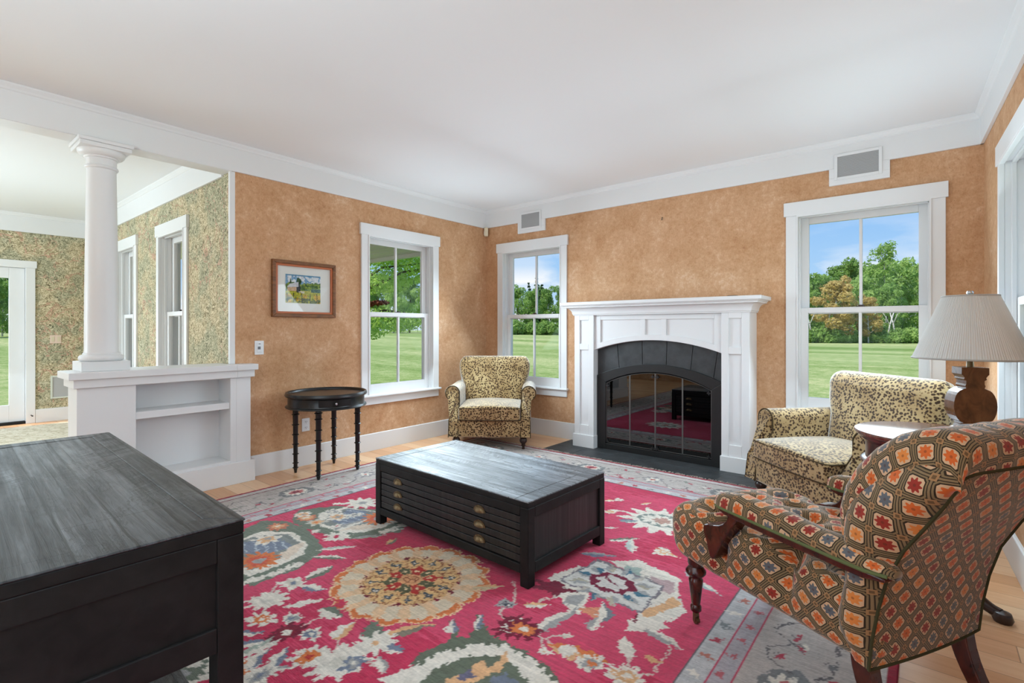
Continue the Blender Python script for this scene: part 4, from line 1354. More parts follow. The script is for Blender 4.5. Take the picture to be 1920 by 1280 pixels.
# side cheeks close the ends
for r_, fl in ((rows[0], 1), (rows[-1], -1)):
    nf = len(prof) - NB
    A = r_[:NB]; B = r_[NB:][::-1]
    # rows between seam and front edge
    ch = []
    for m in range(9):
        f = m / 8; line = []
        for q in range(24):
            g = q / 23
            ia = g * (len(A) - 1); ib = g * (len(B) - 1)
            pa = Vector(A[int(ia)]).lerp(Vector(A[min(int(ia) + 1, len(A) - 1)]), ia - int(ia))
            pb = Vector(B[int(ib)]).lerp(Vector(B[min(int(ib) + 1, len(B) - 1)]), ib - int(ib))
            p = pa.lerp(pb, f); p.x += -fl * 0.050 * math.sin(PI * min(1, f * 1.0)) ** 0.8 * sm(0, 0.15, g) * sm(1.0, 0.8, g)
            line.append(tuple(p))
        ch.append(line)
    mb.grid(ch, uv=lambda i, j, ch=ch: (ch[i][j][1], ch[i][j][2]))
back = mb.build('backrest', weave_wing, t, smooth='all', merge=0.0008)
mb = MB()
pan = [r_[:NB] for r_ in rows]
mb.grid(pan, uv=lambda i, j: (us[i] * XC, arc[j]))
pn = mb.build('back_panel', weave_back, t, smooth='all')
mb = MB()
for r_ in (rows[0], rows[-1]): mb.tube([(p[0], p[1] - 0.001, p[2]) for p in r_[:NB]], 0.0048, 6)
mb.tube([r_[NB - 1] for r_ in rows], 0.0042, 6); mb.tube([r_[0] for r_ in rows], 0.0048, 6)
mb.build('seam_cord', seam_cord, pn, smooth=True)

# arms: padded roll on a mahogany rail with a scrolled support
for s, xa in ((-1, -0.035), (1, WD + 0.035)):
    path = [(-0.128, 0.592), (-0.10, 0.604), (-0.05, 0.618), (0.02, 0.628), (0.10, 0.632), (0.20, 0.636), (0.30, 0.640), (0.38, 0.642), (0.43, 0.638), (0.465, 0.630), (0.486, 0.617), (0.495, 0.600)]
    if s > 0: path = [(y + 0.075 if k < 4 else y, z) for k, (y, z) in enumerate(path)]
    rows_a = []
    for i, (y, z) in enumerate(path):
        f = i / (len(path) - 1)
        hw = (0.018, 0.034, 0.046)[i] if i < 3 else 0.050 if i < len(path) - 3 else (0.047, 0.038, 0.014)[i - len(path) + 3]
        hh = z - 0.583
        hh = max(hh, 0.01)
        row = []
        for a in np.linspace(0, 2 * PI, 20, endpoint=False):
            ca, sa = math.cos(a), math.sin(a)
            px = hw * abs(ca) ** 0.75 * (1 if ca >= 0 else -1)
            pz = (hh * abs(sa) ** 0.8 if sa >= 0 else -0.012 * abs(sa)) + 0.004 * math.sin(y * 40) * (1 if sa > 0.3 else 0)
            row.append((xa + px, y, 0.588 + pz))
        rows_a.append(row)
    mb = MB(); mb.grid(rows_a, closed_v=True, cap=True, uv=lambda i, j: (j / 20 * 0.26, path[min(i, len(path) - 1)][0]))
    arm = mb.build('arm_pad', weave_wing, t, smooth='all')
    mb = MB(); mb.tube([(xa + s * 0.049 * sm(-0.20, -0.05, y), y, 0.586) for y in np.linspace(-0.118 if s < 0 else -0.04, 0.45, 12)] + [(xa + s * 0.036, 0.482, 0.586), (xa, 0.492, 0.586), (xa - s * 0.036, 0.482, 0.586)] + [(xa - s * 0.049, y, 0.586) for y in np.linspace(0.45, 0.0, 8)], 0.0055, 8)
    mb.build('gimp_braid', gimp, arm, smooth=True)
    mb = MB()
    y_r = -0.115 if s < 0 else -0.045
    mb.prism([(y_r, 0.582), (y_r - 0.003, 0.570), (y_r + 0.06, 0.557), (0.15, 0.554), (0.36, 0.556), (0.44, 0.560), (0.472, 0.568), (0.480, 0.582)], 'x', xa - 0.036, xa + 0.036)
    mb.prism([(0.370, 0.566), (0.388, 0.552), (0.405, 0.530), (0.425, 0.500), (0.440, 0.475), (0.456, 0.448), (0.476, 0.415), (0.491, 0.386), (0.505, 0.369), (0.517, 0.377), (0.527, 0.400), (0.535, 0.430), (0.547, 0.454), (0.553, 0.474), (0.547, 0.489), (0.528, 0.498), (0.500, 0.503), (0.472, 0.512), (0.450, 0.526), (0.434, 0.544), (0.426, 0.566)], 'x', xa - 0.034, xa + 0.034)
    mb.build('arm_rail', chair_wood, t, bevel=0.006, seg=3)

# legs
for x in (0.022, WD - 0.022):
    pr = [(0, 0.045), (0.010, 0.045), (0.0165, 0.050), (0.0225, 0.056), (0.0225, 0.072), (0.0165, 0.080), (0.0185, 0.088), (0.0275, 0.165), (0.029, 0.185), (0.024, 0.190), (0.0245, 0.197), (0.034, 0.203), (0.041, 0.212), (0.041, 0.222), (0.033, 0.232), (0.028, 0.240), (0.033, 0.252), (0.033, 0.285), (0, 0.285)]
    mb = MB(); mb.lathe(pr, 26, (x, 0.692, 0.011)); lg = mb.build('leg', chair_wood, t, smooth=True, angle=50)
    mb = MB(); mb.lathe([(0, 0.034), (0.013, 0.034), (0.013, 0.046), (0, 0.046)], 14, (x, 0.692, 0.011)); mb.tube([(x - 0.008, 0.688, 0.013 + 0.011), (x + 0.008, 0.688, 0.013 + 0.011)], 0.013, 14)
    mb.box(x - 0.011, 0.684, 0.022, x - 0.008, 0.698, 0.048); mb.box(x + 0.008, 0.684, 0.022, x + 0.011, 0.698, 0.048)
    mb.build('caster', brass, lg, smooth=True, angle=40)
for x, fl in ((0.035, -1), (WD - 0.035, 1)):
    mb = MB(); rows_l = []
    zf = 0.0125 if x < 0.2 else 0.0
    for f in np.linspace(0, 1, 9):
        z = 0.285 * (1 - f) + zf * f; y = 0.005 - 0.13 * f ** 1.8; hw = 0.026 - 0.006 * f; hd = 0.028 - 0.008 * f
        rows_l.append([(x - hw, y - hd, z), (x + hw, y - hd, z), (x + hw, y + hd, z), (x - hw, y + hd, z)])
    mb.grid(rows_l, closed_v=True, cap=True); mb.build('leg', chair_wood, t, bevel=0.004)

# ================================================================== rugs
RX0, RX1, RY0, RY1 = 0.425, 4.315, -5.80, -0.615
CELL = 0.006
nx, ny = int((RX1 - RX0) / CELL), int((RY1 - RY0) / CELL)
gx = RX0 + (np.arange(nx) + 0.5) * CELL; gy = RY0 + (np.arange(ny) + 0.5) * CELL
PX, PY = np.meshgrid(gx, gy)
_j = lambda s, c_: (np.kron(np.random.RandomState(s).rand(ny // c_ + 2, nx // c_ + 2), np.ones((c_, c_)))[:ny, :nx] - 0.5)
JX = PX + _j(1, 2) * 0.012 + (smooth_noise((ny, nx), 7, 11) - 0.5) * 0.022
JY = PY + _j(2, 2) * 0.012 + (smooth_noise((ny, nx), 7, 12) - 0.5) * 0.022
img = np.zeros((ny, nx, 3), np.float32)


def fl(u, v, z=0.011):
    """photo pixel -> point on the floor (how the motifs were measured)"""
    d = (CAM_P[2] - z) * FPX / (v - HOR); l = (u - 960) / FPX * d
    s, c = math.sin(CAM_YAW), math.cos(CAM_YAW)
    return CAM_P[0] - s * d + c * l, CAM_P[1] + c * d + s * l


CRIM, ROSE, MAR, IVO, GREY, SAGE, BLUE, TAN, ORG, GOLD, GREI, TERR, TEAL = ((182, 46, 78), (200, 80, 108), (110, 18, 44), (212, 204, 192), (150, 148, 146), (104, 112, 98), (112, 120, 136), (206, 160, 118), (200, 110, 60), (206, 162, 106), (176, 166, 160), (168, 44, 38), (62, 104, 124))


def win(x0, x1, y0, y1, pad=0.04):
    i0 = max(0, int((x0 - pad - RX0) / CELL)); i1 = min(nx, int((x1 + pad - RX0) / CELL) + 1)
    k0 = max(0, int((y0 - pad - RY0) / CELL)); k1 = min(ny, int((y1 + pad - RY0) / CELL) + 1)
    return slice(k0, max(k1, k0)), slice(i0, max(i1, i0))


def poly(pts, col):
    P = np.array(pts); w_ = win(P[:, 0].min(), P[:, 0].max(), P[:, 1].min(), P[:, 1].max())
    X, Y = JX[w_], JY[w_]; ins = np.zeros(X.shape, bool)
    for (x0, y0), (x1, y1) in zip(P, np.roll(P, -1, 0)):
        c_ = (y0 > Y) != (y1 > Y)
        if y1 != y0: ins ^= c_ & (X < (x1 - x0) * (Y - y0) / (y1 - y0) + x0)
    img[w_][ins] = col


def blob(cx, cy, r, col, rx=1.0, ry=1.0, rot=0.0, teeth=0, amp=0.0, inner=0.0, ph=0.0):
    rr = r * max(rx, ry) * (1 + amp); w_ = win(cx - rr, cx + rr, cy - rr, cy + rr)
    dx, dy = JX[w_] - cx, JY[w_] - cy; c_, s_ = math.cos(rot), math.sin(rot)
    a, b = (dx * c_ + dy * s_) / rx, (dy * c_ - dx * s_) / ry
    q = np.hypot(a, b); th = np.arctan2(b, a)
    lim = r * (1 + (amp * np.cos(teeth * th + ph) if teeth else 0))
    img[w_][(q < lim) & (q >= inner * lim)] = col


def line(pts, wd, col, teeth=0.0):
    P = np.array(pts); w_ = win(P[:, 0].min(), P[:, 0].max(), P[:, 1].min(), P[:, 1].max(), wd + 0.03)
    X, Y = JX[w_], JY[w_]; m = np.zeros(X.shape, bool)
    for (x0, y0), (x1, y1) in zip(P[:-1], P[1:]):
        L2 = (x1 - x0) ** 2 + (y1 - y0) ** 2 + 1e-9
        f = (((X - x0) * (x1 - x0) + (Y - y0) * (y1 - y0)) / L2).clip(0, 1)
        d = np.hypot(X - x0 - f * (x1 - x0), Y - y0 - f * (y1 - y0))
        lim = wd / 2
        if teeth: lim = lim * (1 + teeth * np.sign(np.sin(f * math.sqrt(L2) / 0.022 * PI)))
        m |= d < lim
    img[w_][m] = col


def leaf(cx, cy, ln, wd, rot, c1, c2):
    ca, sa = math.cos(rot), math.sin(rot)
    T = lambda a, b: (cx + a * ca - b * sa, cy + a * sa + b * ca)
    up = []; dn = []
    for k in range(9):
        f = k / 8; h = wd * math.sin(PI * f ** 0.75) * (1.15 if k % 2 else 0.75) / 2
        up.append(T(-ln / 2 + ln * f, h)); dn.append(T(-ln / 2 + ln * f, -h))
    poly(up + dn[::-1], c1)
    poly([T(-ln / 2 + ln * k / 8, 0.0) for k in range(9)] + [up[k] for k in range(7, 0, -1)], c2)


def bloom(cx, cy, r, rot, c1, c2, c3, teeth=9):
    blob(cx, cy, r, c1, 1.0, 0.85, rot, teeth, 0.22)
    blob(cx, cy, r * 0.62, c2, 1.0, 0.85, rot, teeth, 0.18, ph=PI)
    blob(cx, cy, r * 0.26, c3, 1, 1, rot)


# ---- ground colours with woven streaks
streak = (smooth_noise((ny, nx), 4, 21) - 0.5) * 0.6 + (np.random.RandomState(5).rand(ny, 1) - 0.5) * 0.7 + (np.kron(np.random.RandomState(6).rand(ny, nx // 14 + 2), np.ones((1, 14)))[:, :nx] - 0.5) * 0.8
FX0, FX1, FY0, FY1 = 1.065, 3.705, -5.22, -1.19
img[:] = GREI
edge_d = np.minimum.reduce([PX - RX0, RX1 - PX, PY - RY0, RY1 - PY])
fd = np.minimum.reduce([PX - FX0, FX1 - PX, PY - FY0, FY1 - PY])
img[edge_d < 0.030] = (150, 26, 52)
img[(edge_d >= 0.030) & (edge_d < 0.085)] = (190, 184, 180)
img[(edge_d >= 0.085) & (edge_d < 0.094)] = MAR
fieldm = fd > 0
img[(fd <= 0) & (fd > -0.155)] = (178, 176, 176)
img[(fd <= -0.155) & (fd > -0.165)] = CRIM
img[(fd <= -0.088) & (fd > -0.094)] = CRIM
img[(fd <= -0.094) & (fd > -0.155)] = (166, 158, 162)
img[(fd <= 0.0) & (fd > -0.008)] = (88, 88, 92)
img[fieldm] = CRIM
blend = smooth_noise((ny, nx), 60, 31)
rz = fieldm & ((blend + streak * 0.25) > 0.48)
img[rz] = np.array(ROSE) * 0.55 + np.array(CRIM) * 0.45

# ---- border flowers
def border_run(p0, p1, nrm_, seed):
    q = random.Random(seed); L_ = math.hypot(p1[0] - p0[0], p1[1] - p0[1]); dx, dy = (p1[0] - p0[0]) / L_, (p1[1] - p0[1]) / L_
    ang = math.atan2(dy, dx); n_ = int(L_ / 0.62)
    for k in range(n_ + 1):
        s = (k + 0.5) * L_ / (n_ + 1); at_ = lambda a, b: (p0[0] + dx * (s + a) + nrm_[0] * b, p0[1] + dy * (s + a) + nrm_[1] * b)
        cx, cy = at_(0, 0)
        if k % 2 == 0:
            hexa = [at_(math.cos(a) * 0.135, math.sin(a) * 0.105) for a in np.linspace(0, 2 * PI, 9)[:-1]]
            poly(hexa, (118, 118, 118)); bloom(cx, cy, 0.080, ang, IVO, (176, 96, 96), MAR, 11)
        else:
            blob(cx, cy, 0.075, (140, 134, 136), 1, 1, ang, 8, 0.25); blob(cx, cy, 0.045, IVO, 1, 1, 0, 6, 0.3); blob(cx, cy, 0.018, TERR)
        for sgn in (-1, 1):
            line([at_(sgn * 0.10, 0.02), at_(sgn * 0.16, 0.10), at_(sgn * 0.24, 0.11), at_(sgn * 0.31, 0.02)], 0.007, (96, 90, 92))
            line([at_(sgn * 0.12, -0.06), at_(sgn * 0.2, -0.11), at_(sgn * 0.28, -0.10)], 0.007, (96, 90, 92))
            for m_ in range(4):
                a_, b_ = sgn * (0.15 + 0.045 * m_), q.uniform(-0.13, 0.13)
                col = q.choice([(168, 58, 74), (110, 108, 110), IVO, (168, 58, 74), (128, 134, 122)])
                leaf(*at_(a_, b_), 0.055, 0.026, ang + q.uniform(-1, 1), col, col)
                line([at_(a_ - 0.02, b_), at_(a_ + 0.02, b_ + 0.03)], 0.005, (120, 112, 112))


bo = 0.285
border_run((RX0 + bo, RY0 + 0.2), (RX0 + bo, RY1 - 0.2), (1, 0), 1)
border_run((RX1 - bo, RY0 + 0.2), (RX1 - bo, RY1 - 0.2), (-1, 0), 2)
border_run((RX0 + 0.2, RY1 - bo), (RX1 - 0.2, RY1 - bo), (0, -1), 3)
border_run((RX0 + 0.2, RY0 + bo), (RX1 - 0.2, RY0 + bo), (0, 1), 4)
for k in range(34):
    y = FY0 - 0.05 + k * 0.125
    for x in (FX0 - 0.045, FX1 + 0.045):
        c_ = [(168, 60, 76), (120, 124, 124), IVO, (176, 110, 96)][k % 4]
        if y < FY1 + 0.04: blob(x, y, 0.022, c_, 1.2, 0.8, k, 5, 0.3)
        blob(x + (0.078 if x > 2 else -0.078), y + 0.06, 0.016, (176, 90, 96), 1, 1, 0, 5, 0.3)
for k in range(21):
    x = FX0 + 0.06 + k * 0.125
    for y in (FY1 + 0.045, FY0 - 0.045):
        blob(x, y, 0.022, [(168, 60, 76), (120, 124, 124), IVO, (176, 110, 96)][k % 4], 1.2, 0.8, k, 5, 0.3)

# ---- central rosette
MX, MY = fl(771, 1086)
blob(MX, MY, 0.300, MAR)
for k in range(16):
    a = 2 * PI * (k + 0.5) / 16; cx, cy = MX + 0.315 * math.cos(a), MY + 0.315 * math.sin(a)
    blob(cx, cy, 0.070, (222, 190, 150), 1, 1, 0, 12, 0.06); blob(cx, cy, 0.062, ORG, 1, 1)
    cx, cy = MX + 0.296 * math.cos(a), MY + 0.296 * math.sin(a); blob(cx, cy, 0.050, (206, 190, 166), 1.0, 1.15, a, 7, 0.08)
for k in range(16):
    a = 2 * PI * k / 16
    T = lambda r_, t_: (MX + r_ * math.cos(a + t_), MY + r_ * math.sin(a + t_))
    poly([T(0.16, -0.20), T(0.235, -0.16), T(0.262, -0.075), T(0.31, -0.095), T(0.335, -0.03), T(0.385, 0.0), T(0.335, 0.03), T(0.31, 0.095), T(0.262, 0.075), T(0.235, 0.16), T(0.16, 0.20)], (212, 176, 140))
blob(MX, MY, 0.228, (208, 164, 114), 1, 1, 0, 16, 0.03)
for k in range(12):
    a = 2 * PI * (k + 0.5) / 12; cx, cy = MX + 0.185 * math.cos(a), MY + 0.185 * math.sin(a)
    blob(cx, cy, 0.050, (132, 74, 44), 1, 1, a, 8, 0.12); blob(cx, cy, 0.044, (210, 170, 118), 1, 1, a, 8, 0.12)
    blob(cx, cy, 0.020, (70, 76, 84), 1.3, 0.7, a, 4, 0.5); blob(cx, cy, 0.006, IVO)
blob(MX, MY, 0.135, (210, 166, 116), 1, 1)
for k in range(10):
    a = 2 * PI * k / 10 + 0.2; cx, cy = MX + 0.094 * math.cos(a), MY + 0.094 * math.sin(a)
    blob(cx, cy, 0.036, TERR if k % 2 else (84, 84, 58), 1.25, 0.8, a, 5, 0.22); blob(cx, cy, 0.007, (216, 190, 150), 1.5, 1, a)
blob(MX, MY, 0.058, (206, 150, 106), 1, 1, 0, 12, 0.12); blob(MX, MY, 0.036, (136, 74, 46), inner=0.78); line([(MX - 0.025, MY), (MX + 0.025, MY)], 0.006, (136, 74, 46)); line([(MX, MY - 0.025), (MX, MY + 0.025)], 0.006, (136, 74, 46))

# ---- the big sage palmettes (left of the rosette and nearest the viewer)
z1 = lambda x, y: fl(320 + x * 0.35928, 820 + y * 0.35928)
z2 = lambda x, y: fl(900 + x * 0.42708, 820 + y * 0.42708)


def sage_palmette(T):
    poly([T(*p) for p in ((330, 510), (470, 436), (610, 432), (700, 470), (760, 520), (800, 575), (770, 610), (660, 685), (520, 735), (440, 775), (350, 760), (290, 640))], SAGE)
    poly([T(*p) for p in ((330, 540), (480, 486), (630, 490), (720, 552), (690, 610), (560, 668), (420, 720), (320, 700))], IVO)
    poly([T(*p) for p in ((345, 545), (480, 508), (615, 505), (690, 556), (650, 600), (540, 640), (420, 690), (330, 670))], (122, 126, 122))
    poly([T(*p) for p in ((340, 550), (430, 540), (560, 520), (640, 560), (520, 610), (350, 600))], BLUE)
    for k in range(5): line([T(370 + k * 55, 545), T(400 + k * 55, 595)], 0.008, (170, 176, 184))
    bloom(*T(500, 530), 0.075, 0.4, IVO, TAN, GREY, 7)
    poly([T(*p) for p in ((560, 610), (640, 560), (700, 545), (660, 600), (600, 640))], (206, 188, 170))
    bloom(*T(455, 640), 0.105, 0.0, ORG, (190, 84, 60), (216, 180, 140), 14)
    blob(*T(455, 640), 0.03, GREY); bloom(*T(560, 462), 0.06, 0.2, (190, 110, 84), TAN, IVO, 9)
    line([T(*p) for p in ((360, 760), (520, 715), (660, 660))], 0.045, IVO, 0.3)


sage_palmette(z1)
mir = lambda T: (lambda x, y: (2 * MX - T(x, y)[0], T(x, y)[1]))
sage_palmette(lambda x, y: (z1(x, y)[0], 2 * MY - z1(x, y)[1] - 0.0))


def near_palmette():
    T = z1
    poly([T(*p) for p in ((1180, 1330), (1230, 1210), (1300, 1120), (1400, 1080), (1460, 1045), (1440, 960), (1490, 950), (1500, 1035), (1570, 1050), (1590, 920), (1635, 930), (1650, 1010), (1740, 1060), (1850, 1110), (1990, 1210), (2060, 1330), (1800, 1420), (1400, 1420))], (92, 98, 82))
    line([T(*p) for p in ((1180, 1300), (1300, 1220), (1440, 1150), (1600, 1115), (1740, 1120), (1850, 1180), (1960, 1300))], 0.075, IVO, 0.22)
    line([T(*p) for p in ((1290, 1310), (1400, 1215), (1560, 1150), (1700, 1150), (1800, 1210))], 0.03, (92, 98, 82), 0.2)
    poly([T(*p) for p in ((1560, 1210), (1620, 1160), (1660, 1200), (1760, 1110), (1770, 1170), (1650, 1250), (1540, 1290), (1420, 1300), (1430, 1260))], TAN)
    poly([T(*p) for p in ((1500, 1230), (1550, 1205), (1590, 1240), (1530, 1265))], (96, 92, 112))
    poly([T(*p) for p in ((1660, 1270), (1750, 1215), (1820, 1290), (1740, 1330))], (104, 110, 124))
    poly([T(*p) for p in ((1080, 1260), (1180, 1220), (1300, 1160), (1240, 1240), (1150, 1290))], IVO)


near_palmette()

# ---- ivory square palmette to the right of the coffee table
T = z2
for p in (((300, 610), (440, 560), (520, 600), (420, 690), (330, 700)), ((330, 640), (430, 600), (480, 690), (440, 780), (360, 720)), ((720, 700), (860, 640), (900, 780), (760, 830), (640, 850)), ((560, 540), (700, 540), (880, 620), (860, 680), (760, 640))):
    poly([T(*q) for q in p], IVO)
for k, p in enumerate((((640, 560), (720, 575), (700, 610), (620, 600)), ((740, 600), (850, 640), (840, 690), (760, 660)), ((700, 760), (860, 700), (880, 730), (720, 800)), ((380, 690), (460, 690), (430, 740), (370, 730)), ((450, 740), (560, 740), (520, 800), (440, 760)))):
    poly([T(*q) for q in p], [(150, 164, 156), (176, 150, 150), TAN, GREY, (198, 130, 100)][k])
blob(*T(316, 655), 0.075, MAR, 1.2, 0.7, 0.3, 5, 0.3)
poly([T(*p) for p in ((345, 622), (515, 530), (815, 652), (705, 772))], (120, 112, 118))
poly([T(*p) for p in ((360, 622), (517, 538), (800, 652), (702, 762))], (200, 196, 190))
for k in range(12):
    a = 2 * PI * k / 12; c_ = T(580, 640); leaf(c_[0] + 0.16 * math.cos(a), c_[1] + 0.16 * math.sin(a), 0.09, 0.05, a, (TEAL, (168, 160, 142), (178, 170, 160))[k % 3], (150, 150, 150))
blob(*T(580, 637), 0.105, (112, 16, 50), 1.1, 0.85, 0.0, 8, 0.05); blob(*T(580, 637), 0.072, (202, 196, 190), 1.1, 0.85, 0, 6, 0.12); line([T(560, 610), T(600, 650)], 0.012, (112, 16, 50))
poly([T(*p) for p in ((620, 690), (670, 690), (660, 715), (640, 705))], TEAL); poly([T(*p) for p in ((500, 570), (555, 575), (530, 600))], TEAL)
poly([T(*p) for p in ((640, 800), (740, 790), (830, 830), (720, 850), (650, 840))], IVO)
line([T(690, 775), T(680, 810)], 0.014, MAR)

# ---- jagged ivory palmette at the far right
c_ = z2(800, 365); blob(*c_, 0.215, IVO, 1.1, 0.9, 0.2, 15, 0.2); blob(*c_, 0.135, (118, 128, 122), 1.2, 0.75, 0.2, 0, 0); blob(*c_, 0.105, IVO, 1.2, 0.75, 0.2, 13, 0.18); blob(*c_, 0.05, (170, 134, 122), 1, 1, 0, 9, 0.2)
# ---- far palmette half under the coffee table and mirrored ones
for mx_, my_ in ((MX - (c_[0] - MX) * 0.98, c_[1] - 0.05), (c_[0], 2 * MY - c_[1]), (2 * MX - c_[0], 2 * MY - c_[1])):
    blob(mx_, my_, 0.20, IVO, 1.1, 0.9, 0.2, 15, 0.2); blob(mx_, my_, 0.125, (118, 128, 122), 1.2, 0.8); blob(mx_, my_, 0.09, IVO, 1.1, 0.8, 0, 11, 0.2); blob(mx_, my_, 0.04, (176, 100, 90))

# ---- scattered stems, leaves and blossoms
stem = (198, 178, 168)
for P in (((500, 850), (530, 800), (560, 765)), ((500, 900), (490, 940)), ((510, 1075), (620, 1010), (760, 950), (920, 880)), ((860, 1110), (870, 1050)), ((940, 1130), (1010, 1100), (1120, 1040), (1200, 1000)), ((980, 1165), (1080, 1190), (1120, 1220)), ((1790, 750), (1800, 840), (1720, 900)), ((720, 1135), (800, 1130))):
    line([z1(*p) for p in P], 0.010, stem)
for P in (((110, 745), (90, 770), (130, 810)), ((250, 860), (350, 920), (380, 940)), ((270, 880), (285, 930)), ((300, 880), (330, 870), (370, 870)), ((640, 930), (665, 980), (640, 1040)), ((520, 1010), (580, 1025), (620, 1035)), ((690, 1040), (760, 1030), (830, 930), (790, 850)), ((250, 720), (300, 705), (330, 690))):
    line([z2(*p) for p in P], 0.010, stem)
LV = [  # zoom, x, y, length, width, angle deg, colours
    (1, 780, 700, .17, .07, 60, SAGE, IVO), (1, 740, 785, .15, .07, -20, BLUE, IVO), (1, 700, 860, .17, .06, 25, IVO, IVO), (1, 480, 1085, .24, .07, 50, IVO, (160, 168, 156)),
    (1, 1055, 1005, .14, .08, 95, SAGE, SAGE), (1, 1150, 1095, .12, .06, -25, IVO, BLUE), (1, 1255, 1000, .22, .06, 25, (120, 112, 96), TAN), (1, 900, 1005, .14, .07, 70, TAN, IVO), (1, 1095, 1180, .12, .05, -60, IVO, GREY),
    (1, 540, 1180, .22, .08, 80, BLUE, IVO), (1, 440, 1235, .26, .07, 20, IVO, GREY), (1, 410, 1020, .13, .05, 10, IVO, BLUE), (1, 1660, 778, .16, .04, 5, (190, 172, 140), TAN), (1, 870, 575, .22, .045, 15, IVO, (170, 176, 168)), (1, 830, 625, .2, .05, -5, SAGE, IVO),
    (1, 950, 452, .26, .06, 50, IVO, GREY), (1, 830, 915, .15, .08, -30, IVO, SAGE), (1, 1040, 515, .2, .04, 12, (150, 160, 140), GREY), (1, 1185, 485, .1, .06, 40, SAGE, IVO), (1, 1155, 540, .1, .06, 80, SAGE, TAN), (1, 890, 345, .14, .05, 0, IVO, IVO), (1, 1465, 980, .12, .05, 90, BLUE, IVO), (1, 1610, 960, .12, .05, 80, BLUE, IVO),
    (2, 340, 795, .30, .07, 40, GREY, IVO), (2, 545, 765, .16, .07, 80, (110, 116, 122), IVO), (2, 510, 815, .12, .06, 60, IVO, GREY), (2, 640, 910, .14, .08, 85, IVO, IVO), (2, 445, 950, .26, .08, -28, TAN, ORG), (2, 390, 935, .09, .07, -28, IVO, IVO), (2, 250, 735, .12, .05, 10, IVO, TAN), (2, 805, 880, .2, .06, -60, GREY, IVO),
    (2, 760, 975, .07, .04, -20, TAN, TAN), (2, 660, 470, .2, .06, 80, IVO, (176, 186, 180)), (2, 630, 445, .18, .05, 10, IVO, SAGE), (2, 815, 505, .16, .06, -40, IVO, TAN), (2, 975, 640, .26, .05, -70, (150, 164, 162), IVO), (2, 650, 365, .12, .06, 0, (130, 146, 146), BLUE), (2, 520, 515, .2, .06, -12, (110, 112, 130), GREY), (2, 600, 320, .1, .04, 0, IVO, IVO), (2, 575, 275, .1, .04, 5, IVO, TAN), (2, 730, 290, .1, .05, 20, IVO, TAN), (2, 580, 395, .1, .03, 0, IVO, IVO), (2, 385, 865, .05, .04, 0, (190, 180, 166), IVO)]
for zn, x, y, ln, wd, an, a, b in LV: leaf(*(z1 if zn == 1 else z2)(x, y), ln, wd, R(an) + CAM_YAW, a, b)
BL = [(1, 640, 758, .085, IVO, (196, 186, 172), BLUE), (1, 500, 850, .115, IVO, IVO, (196, 190, 180)), (1, 475, 945, .085, IVO, ORG, IVO), (1, 630, 940, .055, IVO, GREY, BLUE), (1, 610, 1012, .095, MAR, (120, 24, 44), IVO), (1, 735, 1025, .06, IVO, BLUE, IVO), (1, 1065, 1068, .105, IVO, IVO, TAN), (1, 710, 1142, .085, IVO, ORG, TERR), (1, 885, 1165, .145, IVO, IVO, (190, 184, 172)), (1, 955, 1175, .06, BLUE, GREY, IVO), (1, 690, 400, .075, IVO, TAN, GREY), (1, 845, 385, .075, IVO, GREY, IVO), (1, 765, 440, .085, (186, 180, 168), TAN, ORG), (1, 870, 515, .10, IVO, IVO, CRIM), (1, 1000, 340, .15, IVO, IVO, GREY), (1, 760, 487, .04, IVO, IVO, IVO), (1, 870, 460, .05, IVO, IVO, CRIM), (1, 870, 850, .0, IVO, IVO, IVO), (1, 1750, 868, .05, GREY, (60, 62, 70), IVO), (1, 1790, 985, .11, MAR, IVO, ORG), (1, 960, 405, .06, IVO, GREY, IVO), (1, 420, 860, .0, IVO, IVO, IVO), (1, 890, 865, .05, (196, 60, 72), CRIM, CRIM), (1, 200, 1190, .12, IVO, SAGE, IVO), (1, 60, 1230, .16, IVO, SAGE, GREY), (1, 110, 1180, .08, SAGE, IVO, IVO),
      (2, 183, 840, .105, MAR, ORG, IVO), (2, 490, 990, .07, IVO, GREY, ORG), (2, 640, 1045, .095, IVO, TAN, IVO), (2, 285, 938, .035, IVO, IVO, TAN), (2, 118, 735, .05, GREY, (60, 62, 74), IVO), (2, 800, 500, .07, IVO, TAN, IVO), (2, 570, 325, .05, IVO, TAN, IVO), (2, 610, 272, .04, IVO, IVO, TAN), (2, 690, 770, .0, IVO, IVO, IVO)]
for zn, x, y, r_, a, b, d_ in BL:
    if r_: bloom(*(z1 if zn == 1 else z2)(x, y), r_ * 0.72, R(x % 90), a, b, d_, 7 if r_ < 0.09 else 10)
# sprays in the part of the field hidden from the viewer (under the tables and behind)
q = random.Random(9)
for k in range(70):
    x, y = q.uniform(FX0 + 0.12, FX1 - 0.12), q.uniform(FY0 + 0.12, -3.95)
    if math.hypot(x - MX, y - (2 * MY - fl(540, 1020)[1])) < 0.4: continue
    if k % 2: bloom(x, y, q.uniform(.05, .11), q.uniform(0, 6), *q.choice([(IVO, TAN, GREY), (IVO, GREY, BLUE), (MAR, ORG, IVO), (IVO, ORG, TERR)]))
    else: leaf(x, y, q.uniform(.12, .24), q.uniform(.05, .08), q.uniform(0, 6), *q.choice([(IVO, GREY), (SAGE, IVO), (BLUE, IVO)]))

